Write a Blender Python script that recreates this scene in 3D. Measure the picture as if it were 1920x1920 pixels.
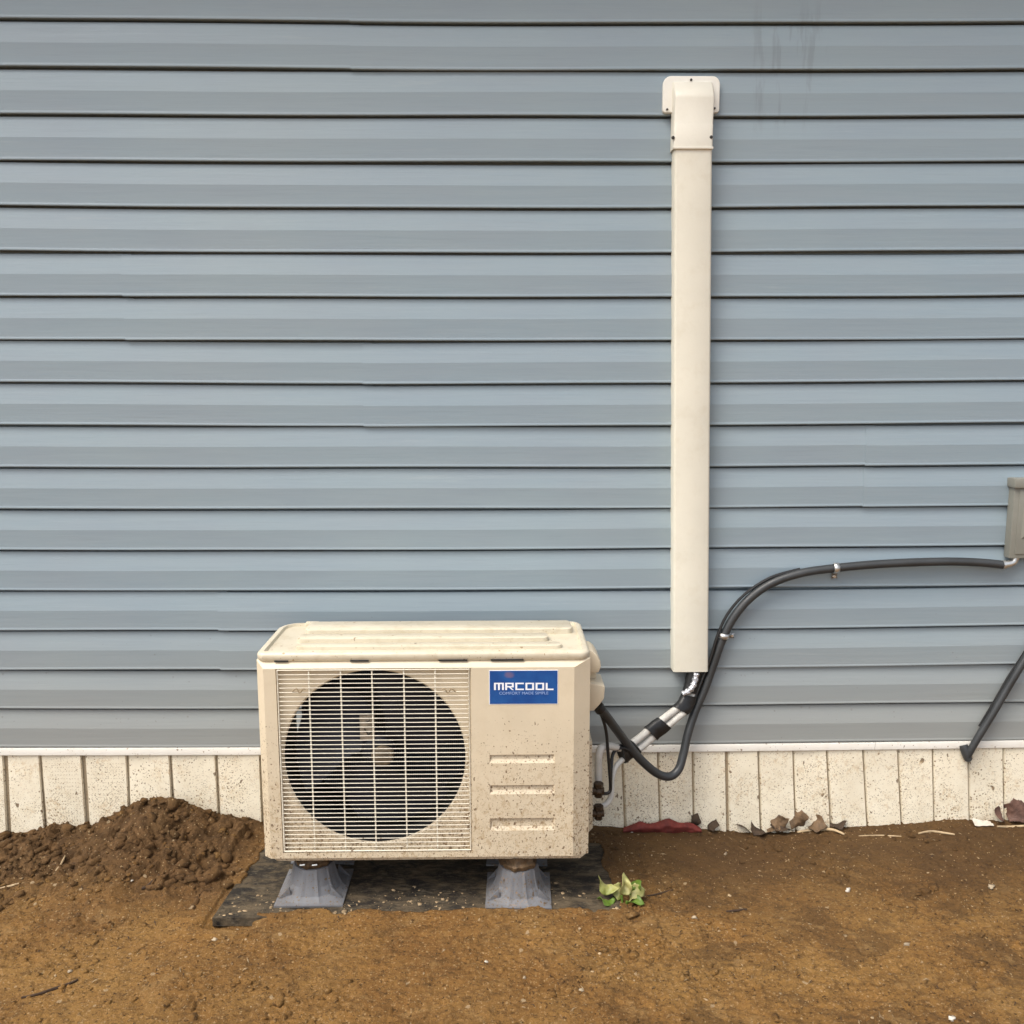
import bpy, bmesh, math, random
import numpy as np
from mathutils import Vector, Matrix
random.seed(7); RNG = np.random.default_rng(11)
for o in list(bpy.data.objects): bpy.data.objects.remove(o)
SC = bpy.context.scene; COL = SC.collection
R = math.radians
# ------------------------------------------------------------------ camera
CAM_LOC = Vector((0.0, -2.4845, 1.305)); PITCH = R(8.453); YAW = R(-0.777); ROLL = R(-0.11); FPX = 1700.0
ROT = Matrix.Rotation(YAW, 3, 'Z') @ Matrix.Rotation(math.pi/2 - PITCH, 3, 'X') @ Matrix.Rotation(ROLL, 3, 'Z')
cd = bpy.data.cameras.new('camera'); cam = bpy.data.objects.new('camera', cd); COL.objects.link(cam)
cd.sensor_width = 36; cd.lens = FPX/1920*36; cd.clip_start = 0.05; cd.clip_end = 2000
cam.matrix_world = Matrix.Translation(CAM_LOC) @ ROT.to_4x4(); SC.camera = cam
# ------------------------------------------------------------------ sky, sun, exposure
SUN_EL, SUN_AZ = R(58), R(232)      # azimuth clockwise from +Y: front left of the wall
w = bpy.data.worlds.new('World'); SC.world = w; w.use_nodes = True
nt = w.node_tree; nt.nodes.clear()
wo = nt.nodes.new('ShaderNodeOutputWorld'); bg = nt.nodes.new('ShaderNodeBackground')
sky = nt.nodes.new('ShaderNodeTexSky'); sky.sky_type = 'NISHITA'; sky.sun_disc = False
sky.sun_elevation = SUN_EL; sky.sun_rotation = SUN_AZ; sky.dust_density = 4.0; sky.air_density = 1.0; sky.ozone_density = 1.0
hs = nt.nodes.new('ShaderNodeHueSaturation'); hs.inputs['Saturation'].default_value = 0.45
nt.links.new(sky.outputs[0], hs.inputs['Color']); nt.links.new(hs.outputs[0], bg.inputs[0])
bg.inputs[1].default_value = 0.13; nt.links.new(bg.outputs[0], wo.inputs[0])
sl = bpy.data.lights.new('sun', 'SUN'); sl.energy = 1.3; sl.angle = R(38); sl.color = (1.0, 0.93, 0.82)
so = bpy.data.objects.new('sun', sl); COL.objects.link(so)
sd = Vector((math.sin(SUN_AZ)*math.cos(SUN_EL), math.cos(SUN_AZ)*math.cos(SUN_EL), math.sin(SUN_EL)))
so.rotation_euler = sd.to_track_quat('Z', 'Y').to_euler(); so.location = sd*20
SC.render.engine = 'CYCLES'
vs = SC.view_settings; vs.view_transform = 'Standard'; vs.look = 'None'; vs.gamma = 1; vs.exposure = 1.0; vs.use_curve_mapping = False

# ------------------------------------------------------------------ helpers
def ray(px, py): return ROT @ Vector(((px-960)/FPX, -(py-960)/FPX, -1.0))
def at(px, py, Y):                    # point on the vertical plane y = Y seen at that spot of the photograph
    d = ray(px, py); return CAM_LOC + d*((Y-CAM_LOC.y)/d.y)
def ag(px, py, z=0.0):                # point on the level z
    d = ray(px, py); return CAM_LOC + d*((z-CAM_LOC.z)/d.z)
def tag(o, label=None, cat=None, group=None, kind=None):
    if label: o['label'] = label
    if cat: o['category'] = cat
    if group: o['group'] = group
    if kind: o['kind'] = kind
    return o
def thing(name, label, cat, loc=(0,0,0), group=None):
    o = bpy.data.objects.new(name, None); COL.objects.link(o); o.location = loc; o.empty_display_size = .05
    return tag(o, label, cat, group)
def link(name, me, parent=None, off=None):
    o = bpy.data.objects.new(name, me); COL.objects.link(o)
    if parent: o.parent = parent
    return o
def wloc(o):
    v = Vector(o.location); p = o.parent
    while p: v += Vector(p.location); p = p.parent
    return v
class MB:
    def __init__(s): s.v = []; s.f = []
    def add(s, vs, fs):
        n = len(s.v); s.v += [tuple(q) for q in vs]; s.f += [tuple(i+n for i in f) for f in fs]; return s
    def box(s, a, b):
        x0,y0,z0 = a; x1,y1,z1 = b
        return s.add([(x0,y0,z0),(x1,y0,z0),(x1,y1,z0),(x0,y1,z0),(x0,y0,z1),(x1,y0,z1),(x1,y1,z1),(x0,y1,z1)],
            [(0,3,2,1),(4,5,6,7),(0,1,5,4),(1,2,6,5),(2,3,7,6),(3,0,4,7)])
    def quad(s, a, b, c, d): return s.add([a,b,c,d], [(0,1,2,3)])
    def prism(s, poly, y0, y1):       # polygon of (x,z), extruded along y
        n = len(poly); return s.add([(x,y0,z) for x,z in poly]+[(x,y1,z) for x,z in poly],
            [tuple(range(n)), tuple(range(2*n-1, n-1, -1))]+[(i, i+n, (i+1)%n+n, (i+1)%n) for i in range(n)])
    def lathe(s, prof, c, axis='Z', n=24, caps=True, phase=0, fl=None):
        vv = []; ff = []
        for r, h in prof:
            for k in range(n):
                a = 2*math.pi*k/n+phase; rr = r*(fl(k) if fl else 1)
                p = (rr*math.cos(a), rr*math.sin(a), h)
                if axis == 'Y': p = (p[0], h, p[1])
                if axis == 'X': p = (h, p[0], p[1])
                vv.append((c[0]+p[0], c[1]+p[1], c[2]+p[2]))
        m = len(prof)
        for j in range(m-1):
            for k in range(n):
                ff.append((j*n+k, j*n+(k+1)%n, (j+1)*n+(k+1)%n, (j+1)*n+k))
        if caps: ff += [tuple(range(n-1,-1,-1)), tuple(range((m-1)*n, m*n))]
        return s.add(vv, ff)
    def tube(s, pts, r, n=10, caps=True):
        P = [Vector(p) for p in pts]; m = len(P); vv = []; ff = []
        rs = r if isinstance(r, (list, tuple)) else [r]*m
        nrm = None
        for i, p in enumerate(P):
            t = (P[min(i+1,m-1)]-P[max(i-1,0)]).normalized()
            if nrm is None:
                nrm = t.orthogonal().normalized()
            nrm = (nrm - t*nrm.dot(t)).normalized(); bn = t.cross(nrm)
            for k in range(n):
                a = 2*math.pi*k/n; vv.append(p + (nrm*math.cos(a)+bn*math.sin(a))*rs[i])
        for j in range(m-1):
            for k in range(n): ff.append((j*n+k, j*n+(k+1)%n, (j+1)*n+(k+1)%n, (j+1)*n+k))
        if caps: ff += [tuple(range(n-1,-1,-1)), tuple(range((m-1)*n, m*n))]
        return s.add(vv, ff)
    def build(s, name, mat, parent=None, smooth=35, bevel=0, seg=2, bang=30, fix=True):
        o0 = wloc(parent) if parent else Vector((0,0,0))
        me = bpy.data.meshes.new(name)
        me.from_pydata([(x-o0.x, y-o0.y, z-o0.z) for x,y,z in s.v], [], s.f)
        bm = bmesh.new(); bm.from_mesh(me)
        if bevel:
            bmesh.ops.remove_doubles(bm, verts=bm.verts, dist=1e-6)
            bmesh.ops.recalc_face_normals(bm, faces=bm.faces)
            es = [e for e in bm.edges if len(e.link_faces) == 2 and e.calc_face_angle(0) > R(bang)]
            bmesh.ops.bevel(bm, geom=es, offset=bevel, segments=seg, affect='EDGES', profile=.6)
        elif fix: bmesh.ops.recalc_face_normals(bm, faces=bm.faces)
        bm.to_mesh(me); bm.free()
        if smooth:
            me.polygons.foreach_set('use_smooth', [True]*len(me.polygons)); me.set_sharp_from_angle(angle=R(smooth))
        me.materials.append(mat)
        return link(name, me, parent)
def spline(pts, n=8):
    P = [Vector(p) for p in pts]; out = []
    for i in range(len(P)-1):
        a, b, c, d = P[max(i-1,0)], P[i], P[i+1], P[min(i+2,len(P)-1)]
        for k in range(n):
            t = k/n
            out.append(.5*((2*b)+(c-a)*t+(2*a-5*b+4*c-d)*t*t+(3*b-a-3*c+d)*t**3))
    out.append(P[-1]); return out

# ------------------------------------------------------------------ materials
class NT:
    def __init__(s, name):
        s.m = bpy.data.materials.new(name); s.m.use_nodes = True; s.t = s.m.node_tree
        s.b = s.t.nodes['Principled BSDF']; s.geo = None
    def n(s, typ, **kw):
        x = s.t.nodes.new(typ)
        for k, v in kw.items(): setattr(x, k, v)
        return x
    def l(s, a, b): s.t.links.new(a, b)
    def pos(s, scale=(1,1,1)):
        if not s.geo: s.geo = s.n('ShaderNodeNewGeometry')
        mp = s.n('ShaderNodeMapping'); mp.inputs['Scale'].default_value = scale; s.l(s.geo.outputs['Position'], mp.inputs[0]); return mp.outputs[0]
    def noise(s, scale, detail=4, rough=.55, stretch=(1,1,1), dist=0):
        x = s.n('ShaderNodeTexNoise'); x.inputs['Scale'].default_value = scale; x.inputs['Detail'].default_value = detail
        x.inputs['Roughness'].default_value = rough; x.inputs['Distortion'].default_value = dist
        s.l(s.pos(stretch), x.inputs['Vector']); return x.outputs['Fac']
    def math(s, op, a, b=0.0, clamp=False):
        x = s.n('ShaderNodeMath', operation=op, use_clamp=clamp)
        for i, q in enumerate((a, b)):
            if isinstance(q, (int, float)): x.inputs[i].default_value = q
            else: s.l(q, x.inputs[i])
        return x.outputs[0]
    def rng(s, v, a, b, c=0.0, d=1.0, smooth=False):
        x = s.n('ShaderNodeMapRange'); x.clamp = True
        if smooth: x.interpolation_type = 'SMOOTHSTEP'
        for i, q in zip((1,2,3,4), (a,b,c,d)): x.inputs[i].default_value = q
        s.l(v, x.inputs[0]); return x.outputs[0]
    def mix(s, f, a, b, mode='MIX'):
        x = s.n('ShaderNodeMix', data_type='RGBA', blend_type=mode)
        if isinstance(f, (int, float)): x.inputs[0].default_value = f
        else: s.l(f, x.inputs[0])
        for i, q in ((6, a), (7, b)):
            if isinstance(q, tuple): x.inputs[i].default_value = (*q, 1)
            else: s.l(q, x.inputs[i])
        return x.outputs[2]
    def xyz(s):
        x = s.n('ShaderNodeSeparateXYZ'); s.l(s.pos(), x.inputs[0]); return x.outputs
    def speck(s, scale, dens, r=.35, stretch=(1,1,1), dist=.3):   # round splashes, dens 0..1 socket or number
        nz = s.n('ShaderNodeTexNoise'); nz.inputs['Scale'].default_value = scale*1.3; s.l(s.pos(stretch), nz.inputs['Vector'])
        va = s.n('ShaderNodeVectorMath', operation='SCALE'); va.inputs['Scale'].default_value = dist/scale*2; s.l(nz.outputs['Color'], va.inputs[0])
        vb = s.n('ShaderNodeVectorMath', operation='ADD'); s.l(s.pos(stretch), vb.inputs[0]); s.l(va.outputs[0], vb.inputs[1])
        vo = s.n('ShaderNodeTexVoronoi'); vo.inputs['Scale'].default_value = scale; s.l(vb.outputs[0], vo.inputs['Vector'])
        cx = s.n('ShaderNodeSeparateColor'); s.l(vo.outputs['Color'], cx.inputs[0])
        pick = s.math('LESS_THAN', cx.outputs[0], dens)
        rad = s.math('MULTIPLY', cx.outputs[1], r)
        d = s.math('LESS_THAN', vo.outputs['Distance'], rad)
        return s.math('MULTIPLY', pick, d)
    def col(s, c):
        if isinstance(c, tuple): s.b.inputs['Base Color'].default_value = (*c, 1)
        else: s.l(c, s.b.inputs['Base Color'])
        return s
    def bump(s, h, dist=.001, strength=1.0):
        b = s.n('ShaderNodeBump'); b.inputs['Distance'].default_value = dist; b.inputs['Strength'].default_value = strength
        s.l(h, b.inputs['Height']); s.l(b.outputs[0], s.b.inputs['Normal']); return s
    def rough(s, v):
        if isinstance(v, (int, float)): s.b.inputs['Roughness'].default_value = v
        else: s.l(v, s.b.inputs['Roughness'])
        return s
    def done(s, metal=0, spec=.5):
        s.b.inputs['Metallic'].default_value = metal; s.b.inputs['Specular IOR Level'].default_value = spec; return s.m
def plain(name, c, rough=.5, var=.12, scale=30, metal=0, spec=.5, bump=0, bscale=200, stretch=(1,1,1)):
    k = NT(name); f = k.noise(scale, 5, .6, stretch)
    a = tuple(x*(1-var) for x in c); b = tuple(min(1, x*(1+var)) for x in c)
    k.col(k.mix(k.rng(f, .3, .7), a, b)); k.rough(k.rng(k.noise(scale*2.3, 3), .3, .7, max(.05, rough-.08), rough+.1))
    if bump: k.bump(k.noise(bscale, 3, .6, stretch), bump)
    return k.done(metal, spec)
MUD = (.075, .042, .018)
def mk_siding():
    k = NT('blue_grey_vinyl')
    big = k.rng(k.noise(1.1, 3), .35, .65)
    base = k.mix(big, (.236,.304,.350), (.258,.320,.352))
    blot = k.rng(k.noise(5, 3, .5, (.6,1,1.6)), .4, .7)
    base = k.mix(k.math('MULTIPLY', blot, .5), base, (.240,.290,.336))
    gr = k.rng(k.noise(60, 6, .7, (.06,1,1.4)), .38, .62)
    base = k.mix(k.math('MULTIPLY', gr, .10), base, (.36,.41,.43))
    gr2 = k.rng(k.noise(160, 4, .7, (.03,1,1)), .55, .72)
    base = k.mix(k.math('MULTIPLY', gr2, .12), base, (.17,.19,.20))
    # chalky scuffs along the courses
    sc = k.rng(k.noise(22, 7, .75, (.12,1,1.6)), .62, .74)
    base = k.mix(k.math('MULTIPLY', sc, .22), base, (.40,.44,.44))
    x, y, z = k.xyz()
    def win(v, a, b, e): return k.math('MULTIPLY', k.rng(v, a-e, a+e, 0, 1, True), k.rng(v, b-e, b+e, 1, 0, True))
    a = at(1412, 20, 0); b = at(1540, 235, 0)
    m = k.math('MULTIPLY', win(x, a.x, b.x, .02), win(z, b.z, a.z, .05))
    drip = k.rng(k.noise(30, 3, .6, (1.5,1,.16)), .53, .63)
    base = k.mix(k.math('MULTIPLY', k.math('MULTIPLY', m, drip), .24), base, (.12,.13,.12))
    # warm ground bounce painted low on the wall, growing downward, with soil specks
    low = k.rng(z, .22, .75, 1, 0, True)
    base = k.mix(k.math('MULTIPLY', low, .42), base, (.33,.28,.20))
    sp = k.speck(90, k.math('MULTIPLY', low, .16), .3)
    base = k.mix(k.math('MULTIPLY', sp, .25), base, (.12,.09,.06))
    sp2 = k.speck(22, .005, .14)
    base = k.mix(k.math('MULTIPLY', sp2, .7), base, (.10,.11,.11))
    k.col(base).rough(k.rng(gr, 0, 1, .42, .56)); k.bump(k.noise(110, 5, .7, (.05,1,1.2)), .0006, .7)
    return k.done(spec=.45)
def mk_cream(name, c, mud=0.0, ztop=.6, zbot=.05, splash=(.16,.095,.045), rough=.45, grime=.25, vent=False):
    k = NT(name)
    base = k.mix(k.rng(k.noise(6, 4), .35, .68), c, tuple(q*.92 for q in c))
    base = k.mix(k.math('MULTIPLY', k.rng(k.noise(28, 5, .65), .5, .75), grime), base, (c[0]*.72, c[1]*.66, c[2]*.55))
    x, y, z = k.xyz()
    if mud:
        low = k.rng(z, zbot, ztop, 1, 0)
        cl = k.rng(k.noise(7, 3), .35, .65, .35, 1.2)
        d1 = k.math('MULTIPLY', k.math('MULTIPLY', low, cl), mud)
        film = k.rng(k.noise(16, 6, .7), .42, .72)
        base = k.mix(k.math('MULTIPLY', k.math('MULTIPLY', film, low), .38*min(1, mud*2)), base, (c[0]*.62, c[1]*.50, c[2]*.36))
        base = k.mix(k.math('MULTIPLY', k.speck(130, d1, .42), .85), base, splash)
        base = k.mix(k.math('MULTIPLY', k.speck(70 if mud < 1 else 115, k.math('MULTIPLY', d1, .5), .34, (1,1,.6), .6), .85), base, (splash[0]*.6, splash[1]*.55, splash[2]*.5))
        base = k.mix(k.math('MULTIPLY', k.speck(260, k.math('MULTIPLY', d1, 1.3), .5), .5), base, splash)
        if mud > 1:
            dab = k.rng(k.noise(75, 5, .7, (1.2,1,.8), .5), .53, .60); reg = k.rng(z, .20, .50, 1, 0, True)
            base = k.mix(k.math('MULTIPLY', k.math('MULTIPLY', dab, reg), .60), base, (c[0]*.58, c[1]*.48, c[2]*.36))
            dab = k.rng(k.noise(190, 4, .7), .58, .64); reg = k.rng(z, .09, .36, 1, 0, True)
            base = k.mix(k.math('MULTIPLY', k.math('MULTIPLY', dab, reg), .75), base, (.13,.08,.04))
        elif mud > .5:
            dab = k.rng(k.noise(70, 5, .72, (1.1,1,.9), .7), .54, .60)
            clus = k.rng(k.noise(9, 4, .6), .40, .62)
            dab = k.math('MULTIPLY', dab, clus); base = k.mix(k.math('MULTIPLY', dab, .55), base, (c[0]*.66, c[1]*.52, c[2]*.36))
            dab = k.rng(k.noise(170, 4, .7), .58, .63); base = k.mix(k.math('MULTIPLY', k.math('MULTIPLY', dab, clus), .75), base, (.24,.15,.08))
    k.col(base).rough(rough); k.bump(k.noise(90, 4), .0004)
    return k.done(spec=.4)
M = {}
M['siding'] = mk_siding()
M['skirt'] = mk_cream('cream_skirting_vinyl', (.87,.80,.635), .95, .34, -.06, (.20,.125,.06), .5, .3)
M['skirt_dark'] = mk_cream('skirting_groove', (.46,.37,.25), .9, .3, -.05)
M['trim'] = mk_cream('white_trim_vinyl', (.82,.79,.72), .22, .30, .15, (.3,.22,.15))
M['casing'] = mk_cream('cream_painted_steel', (.66,.57,.42), 2.4, .50, .07, (.19,.12,.07), .42, .2)
M['lid'] = mk_cream('cream_lid_steel', (.61,.55,.425), .10, .9, .5, (.3,.2,.1), .36, .6)
M['wire'] = mk_cream('cream_guard_wire', (.74,.69,.57), .4, .22, .08, (.2,.13,.07), .4, .1)
M['duct'] = mk_cream('ivory_duct_plastic', (.73,.70,.59), .0, rough=.42, grime=.22)
M['duct_cap'] = mk_cream('ivory_cap_plastic', (.74,.71,.61), .0, rough=.38, grime=.10)
M['flange'] = mk_cream('white_flange_plastic', (.84,.82,.74), .0, rough=.38, grime=.08)
M['black'] = plain('black_cavity', (.012,.012,.013), .7)
M['fan'] = plain('dark_fan_plastic', (.014,.015,.022), .55, .3, 12, spec=.25)
M['hub'] = plain('dusty_hub', (.12,.092,.060), .6, .5, 60)
M['label'] = plain('pale_motor_label', (.24,.20,.15), .5, .4, 90)
def mk_coil():
    k = NT('coil_fins'); wv = k.n('ShaderNodeTexWave', bands_direction='X'); wv.inputs['Scale'].default_value = 60; k.l(k.pos(), wv.inputs[0])
    k.col(k.mix(wv.outputs['Fac'], (.016,.018,.026), (.10,.105,.135))); k.rough(.5); return k.done(.3)
M['coil'] = mk_coil()
M['sticker'] = None
def mk_sticker():
    k = NT('blue_logo_sticker'); x, y, z = k.xyz(); p = at(955, 1266, -.402)
    dx = k.math('MULTIPLY', k.math('SUBTRACT', x, p.x), 60); dz = k.math('MULTIPLY', k.math('SUBTRACT', z, p.z), 95)
    d = k.math('ADD', k.math('MULTIPLY', dx, dx), k.math('MULTIPLY', dz, dz))
    base = k.mix(k.rng(k.noise(25, 4), .35, .65), (.006,.060,.245), (.011,.088,.30))
    base = k.mix(k.rng(k.math('ADD', d, k.noise(60)), .55, 1.3, .55, 0, True), base, (.22,.13,.17))
    k.col(base).rough(.35); return k.done()
M['sticker'] = mk_sticker()
M['print'] = plain('white_print', (.82,.84,.88), .4, .05)
M['print2'] = plain('light_blue_print', (.30,.42,.72), .4, .05)
M['rubber'] = mk_cream('grey_riser_rubber', (.150,.155,.168), .8, .10, .01, (.13,.085,.045), .62, .15)
M['mudfoot'] = plain('muddy_foot', (.10,.060,.028), .6, .6, 90, bump=.003, bscale=160)
M['steel'] = plain('galvanised_steel', (.62,.62,.60), .32, .15, 60, metal=.85)
M['bolt'] = plain('bright_bolt', (.75,.74,.70), .25, .1, 60, metal=.9)
M['conduit'] = plain('dark_grey_conduit', (.034,.037,.039), .42, .2, 14, spec=.55, bump=.0002)
M['cable'] = plain('black_cable', (.012,.012,.012), .45, .2, 20)
M['insul'] = plain('white_pipe_insulation', (.55,.53,.48), .6, .12, 40, bump=.001, bscale=140)
M['tape'] = plain('black_tape', (.010,.010,.010), .42, .3, 60, bump=.001, bscale=130)
M['foil'] = plain('foil_wrap', (.62,.63,.66), .28, .35, 120, metal=.8, bump=.006, bscale=110)
M['brass'] = plain('dirty_brass', (.05,.030,.015), .45, .5, 80, metal=.4, bump=.002)
M['box'] = plain('taupe_painted_steel', (.215,.215,.185), .5, .08, 12, bump=.0003)
M['screw'] = plain('dark_screw', (.03,.025,.018), .4)
M['red'] = plain('red_cloth', (.13,.018,.012), .75, .45, 30, bump=.003, bscale=90)
M['leafdead'] = plain('dead_leaf_brown', (.125,.076,.038), .75, .45, 45, bump=.002)
M['leafdark'] = plain('dead_leaf_dark', (.045,.026,.013), .8, .45, 45, bump=.002)
M['leafred'] = plain('dead_leaf_russet', (.10,.050,.034), .7, .35, 40, bump=.002)
M['straw'] = plain('pale_straw', (.42,.31,.18), .7, .3, 50)
M['clip'] = plain('tan_clip', (.30,.23,.14), .6); M['straw2'] = plain('dull_straw', (.27,.19,.10), .75, .5, 50); M['paper'] = plain('white_scrap', (.55,.50,.42), .6, .1, 40)
M['twig'] = plain('dark_twig', (.045,.024,.012), .85, .4, 60, bump=.002)
M['pebble'] = plain('pale_pebble', (.34,.27,.18), .6, .3, 80, bump=.001)
def mk_green():
    k = NT('yellow_green_leaf'); f = k.rng(k.noise(24, 4), .35, .65)
    k.col(k.mix(f, (.19,.21,.045), (.40,.37,.15))).rough(.5)
    k.b.inputs['Subsurface Weight'].default_value = .0; return k.done()
M['green'] = mk_green()
M['green2'] = plain('deep_green_leaf', (.09,.15,.018), .5, .3, 30)
def mk_soil(name, dug=None):
    k = NT(name)
    at_ = k.n('ShaderNodeAttribute'); at_.attribute_name = 'dug'
    dg = at_.outputs['Fac'] if dug is None else dug
    a = (.200,.098,.026); b = (.268,.145,.042); c = (.300,.150,.040); dk = (.070,.035,.011)
    col = k.mix(k.rng(k.noise(3.0, 4, .55, (1,1.3,1)), .38, .64), a, b)
    col = k.mix(k.math('MULTIPLY', k.rng(k.noise(7, 5, .6), .5, .72), .6), col, c)
    col = k.mix(k.math('MULTIPLY', k.rng(k.noise(30, 8, .78, (1,1.3,1), .3), .50, .62), .62), col, dk)
    col = k.mix(k.math('MULTIPLY', k.rng(k.noise(85, 6, .72, (1,1.25,1), .3), .57, .63), .8), col, (.036,.017,.006))
    col = k.mix(k.math('MULTIPLY', k.rng(k.noise(95, 5, .7, (1,1.4,1)), .54, .68), .55), col, dk)
    col = k.mix(k.math('MULTIPLY', k.rng(k.noise(150, 5, .7), .56, .64), .65), col, (.40,.26,.125))
    x, y, z = k.xyz(); pat = k.math('MULTIPLY', k.rng(k.noise(4.8, 8, .75, (1,1.4,1), .5), .50, .57), k.rng(x, .1, .5, .40, 1, True)); col = k.mix(k.math('MULTIPLY', pat, .60), col, (.088,.047,.017)); col = k.mix(k.math('MULTIPLY', k.rng(k.noise(9, 6, .7, (1,1.5,1), .5), .56, .66), .45), col, (.33,.20,.078))
    # darker brown soil nearer the house, with the wall's shade painted in
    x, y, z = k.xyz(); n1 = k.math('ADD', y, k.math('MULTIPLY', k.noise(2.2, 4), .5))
    wall_dark = k.rng(n1, -.30, .14, 0, .82, True); rt = k.rng(x, -.6, .4, .55, 1.0, True)
    col = k.mix(k.math('MULTIPLY', wall_dark, rt), col, (.078,.042,.016))
    col = k.mix(k.math('MULTIPLY', dg, .72), col, k.mix(k.rng(k.noise(28, 6, .65), .4, .62), (.050,.027,.012), (.145,.080,.035)))
    gr = k.speck(60, .05, .35); col = k.mix(k.math('MULTIPLY', gr, .7), col, (.40,.30,.18))
    gr = k.speck(170, .20, .42); col = k.mix(k.math('MULTIPLY', gr, .6), col, (.42,.30,.16)); gr = k.speck(120, .14, .42, (1,1.2,1), .8); col = k.mix(k.math('MULTIPLY', gr, .75), col, (.030,.014,.005))
    k.col(col).rough(.88)
    h = k.math('ADD', k.noise(70, 6, .7), k.math('MULTIPLY', k.noise(300, 4, .7), .5)); k.bump(h, .009, 1.0)
    return k.done(spec=.25)
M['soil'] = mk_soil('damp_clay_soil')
M['clod'] = mk_soil('soil_clod', 0.0); M['clod_dark'] = mk_soil('dug_soil_clod', .85)
M['chip'] = plain('pale_chip', (.33,.24,.14), .8, .5, 30, spec=.2)
def mk_pad():
    k = NT('littered_rubber_mat')
    n = k.noise(22, 7, .72, (.7,1.5,1), .6)
    col = k.mix(k.rng(n, .45, .62), (.014,.012,.010), (.10,.075,.045))
    col = k.mix(k.math('MULTIPLY', k.rng(k.noise(60, 6, .7, (.6,1.6,1)), .54, .66), .6), col, (.15,.125,.085))
    x, y, z = k.xyz(); col = k.mix(k.math('MULTIPLY', k.rng(k.math('ADD', y, k.math('MULTIPLY', k.noise(9, 5), .12)), -.50, -.28, 1.0, .2), k.rng(k.noise(14, 6, .7), .42, .58)), col, (.155,.115,.068))
    k.col(col).rough(.8); k.bump(k.noise(60, 6, .7, (.6,1.6,1)), .008); return k.done(spec=.3)
M['pad'] = mk_pad()

# ------------------------------------------------------------------ soil height field
def vnoise(x, y, seed):
    x = np.asarray(x, float); y = np.asarray(y, float)
    xi = np.floor(x).astype(np.int64); yi = np.floor(y).astype(np.int64); fx = x-xi; fy = y-yi
    fx = fx*fx*(3-2*fx); fy = fy*fy*(3-2*fy)
    def h(a, b):
        n = (a*374761393 + b*668265263 + seed*69069) & 0xffffffff
        n = ((n ^ (n >> 13))*1274126177) & 0xffffffff
        return ((n ^ (n >> 16)) & 0xffff)/65535.0
    return (h(xi,yi)*(1-fx)+h(xi+1,yi)*fx)*(1-fy)+(h(xi,yi+1)*(1-fx)+h(xi+1,yi+1)*fx)*fy
def fbm(x, y, s, o=4, seed=1, g=.5):
    t = 0; a = 1; n = 0
    for i in range(o): t = t+a*(vnoise(x*s, y*s, seed+i*17)-.5)*2; n += a; a *= g; s *= 2.03
    return t/n
crest = [(-260,1578),(-120,1580),(0,1584),(40,1575),(70,1564),(105,1561),(150,1560),(200,1543),(235,1523),(262,1504),(285,1498),(315,1509),(350,1518),(378,1524),(400,1537),(430,1545),(470,1549),(510,1556)]
CRX = np.array([at(px, py, -.07).x for px, py in crest]); CRZ = np.array([at(px, py, -.07).z for px, py in crest])
wl = [(-300,1575),(500,1556),(1100,1545),(1200,1550),(1300,1549),(1400,1560),(1470,1558),(1560,1549),(1620,1547),(1700,1542),(1800,1534),(1900,1538),(2200,1540)]
WLX = np.array([at(px, py, 0).x for px, py in wl]); WLZ = np.array([at(px, py, 0).z for px, py in wl])
PAD = [ag(398,1722,.012), ag(1182,1711,.012)]
PZ = .012
pl_top = ag(478,1605,PZ)
dpl = (pl_top-PAD[0]); k_ = (-.10-PAD[0].y)/dpl.y; PAD_BL = PAD[0]+dpl*k_; PAD_BR = Vector((PAD[1].x-.03, -.10, PZ))
def in_pad(x, y, m=0.0):
    t = (y-PAD[0].y)/(PAD_BL.y-PAD[0].y); xl = PAD[0].x+(PAD_BL.x-PAD[0].x)*t; xr = PAD[1].x+(PAD_BR.x-PAD[1].x)*t
    yf = PAD[0].y+(PAD[1].y-PAD[0].y)*np.clip((x-PAD[0].x)/(PAD[1].x-PAD[0].x), 0, 1)
    return (x > xl+m) & (x < xr-m) & (y > yf+m) & (y < -.10-m)
def sst(a, b, v): t = np.clip((v-a)/(b-a), 0, 1); return t*t*(3-2*t)
def dugmask(x, y):
    m = sst(-.64, -.74, x)*sst(-.40, -.20, y+.10*fbm(x, y, 6, 3, 40))
    m2 = sst(-.80, -1.2, x)*sst(-.62, -.38, y+.14*fbm(x, y, 5, 3, 44))*np.clip(.35+1.3*fbm(x, y, 7, 3, 47), .0, .8)
    return np.maximum(m, m2)
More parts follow.
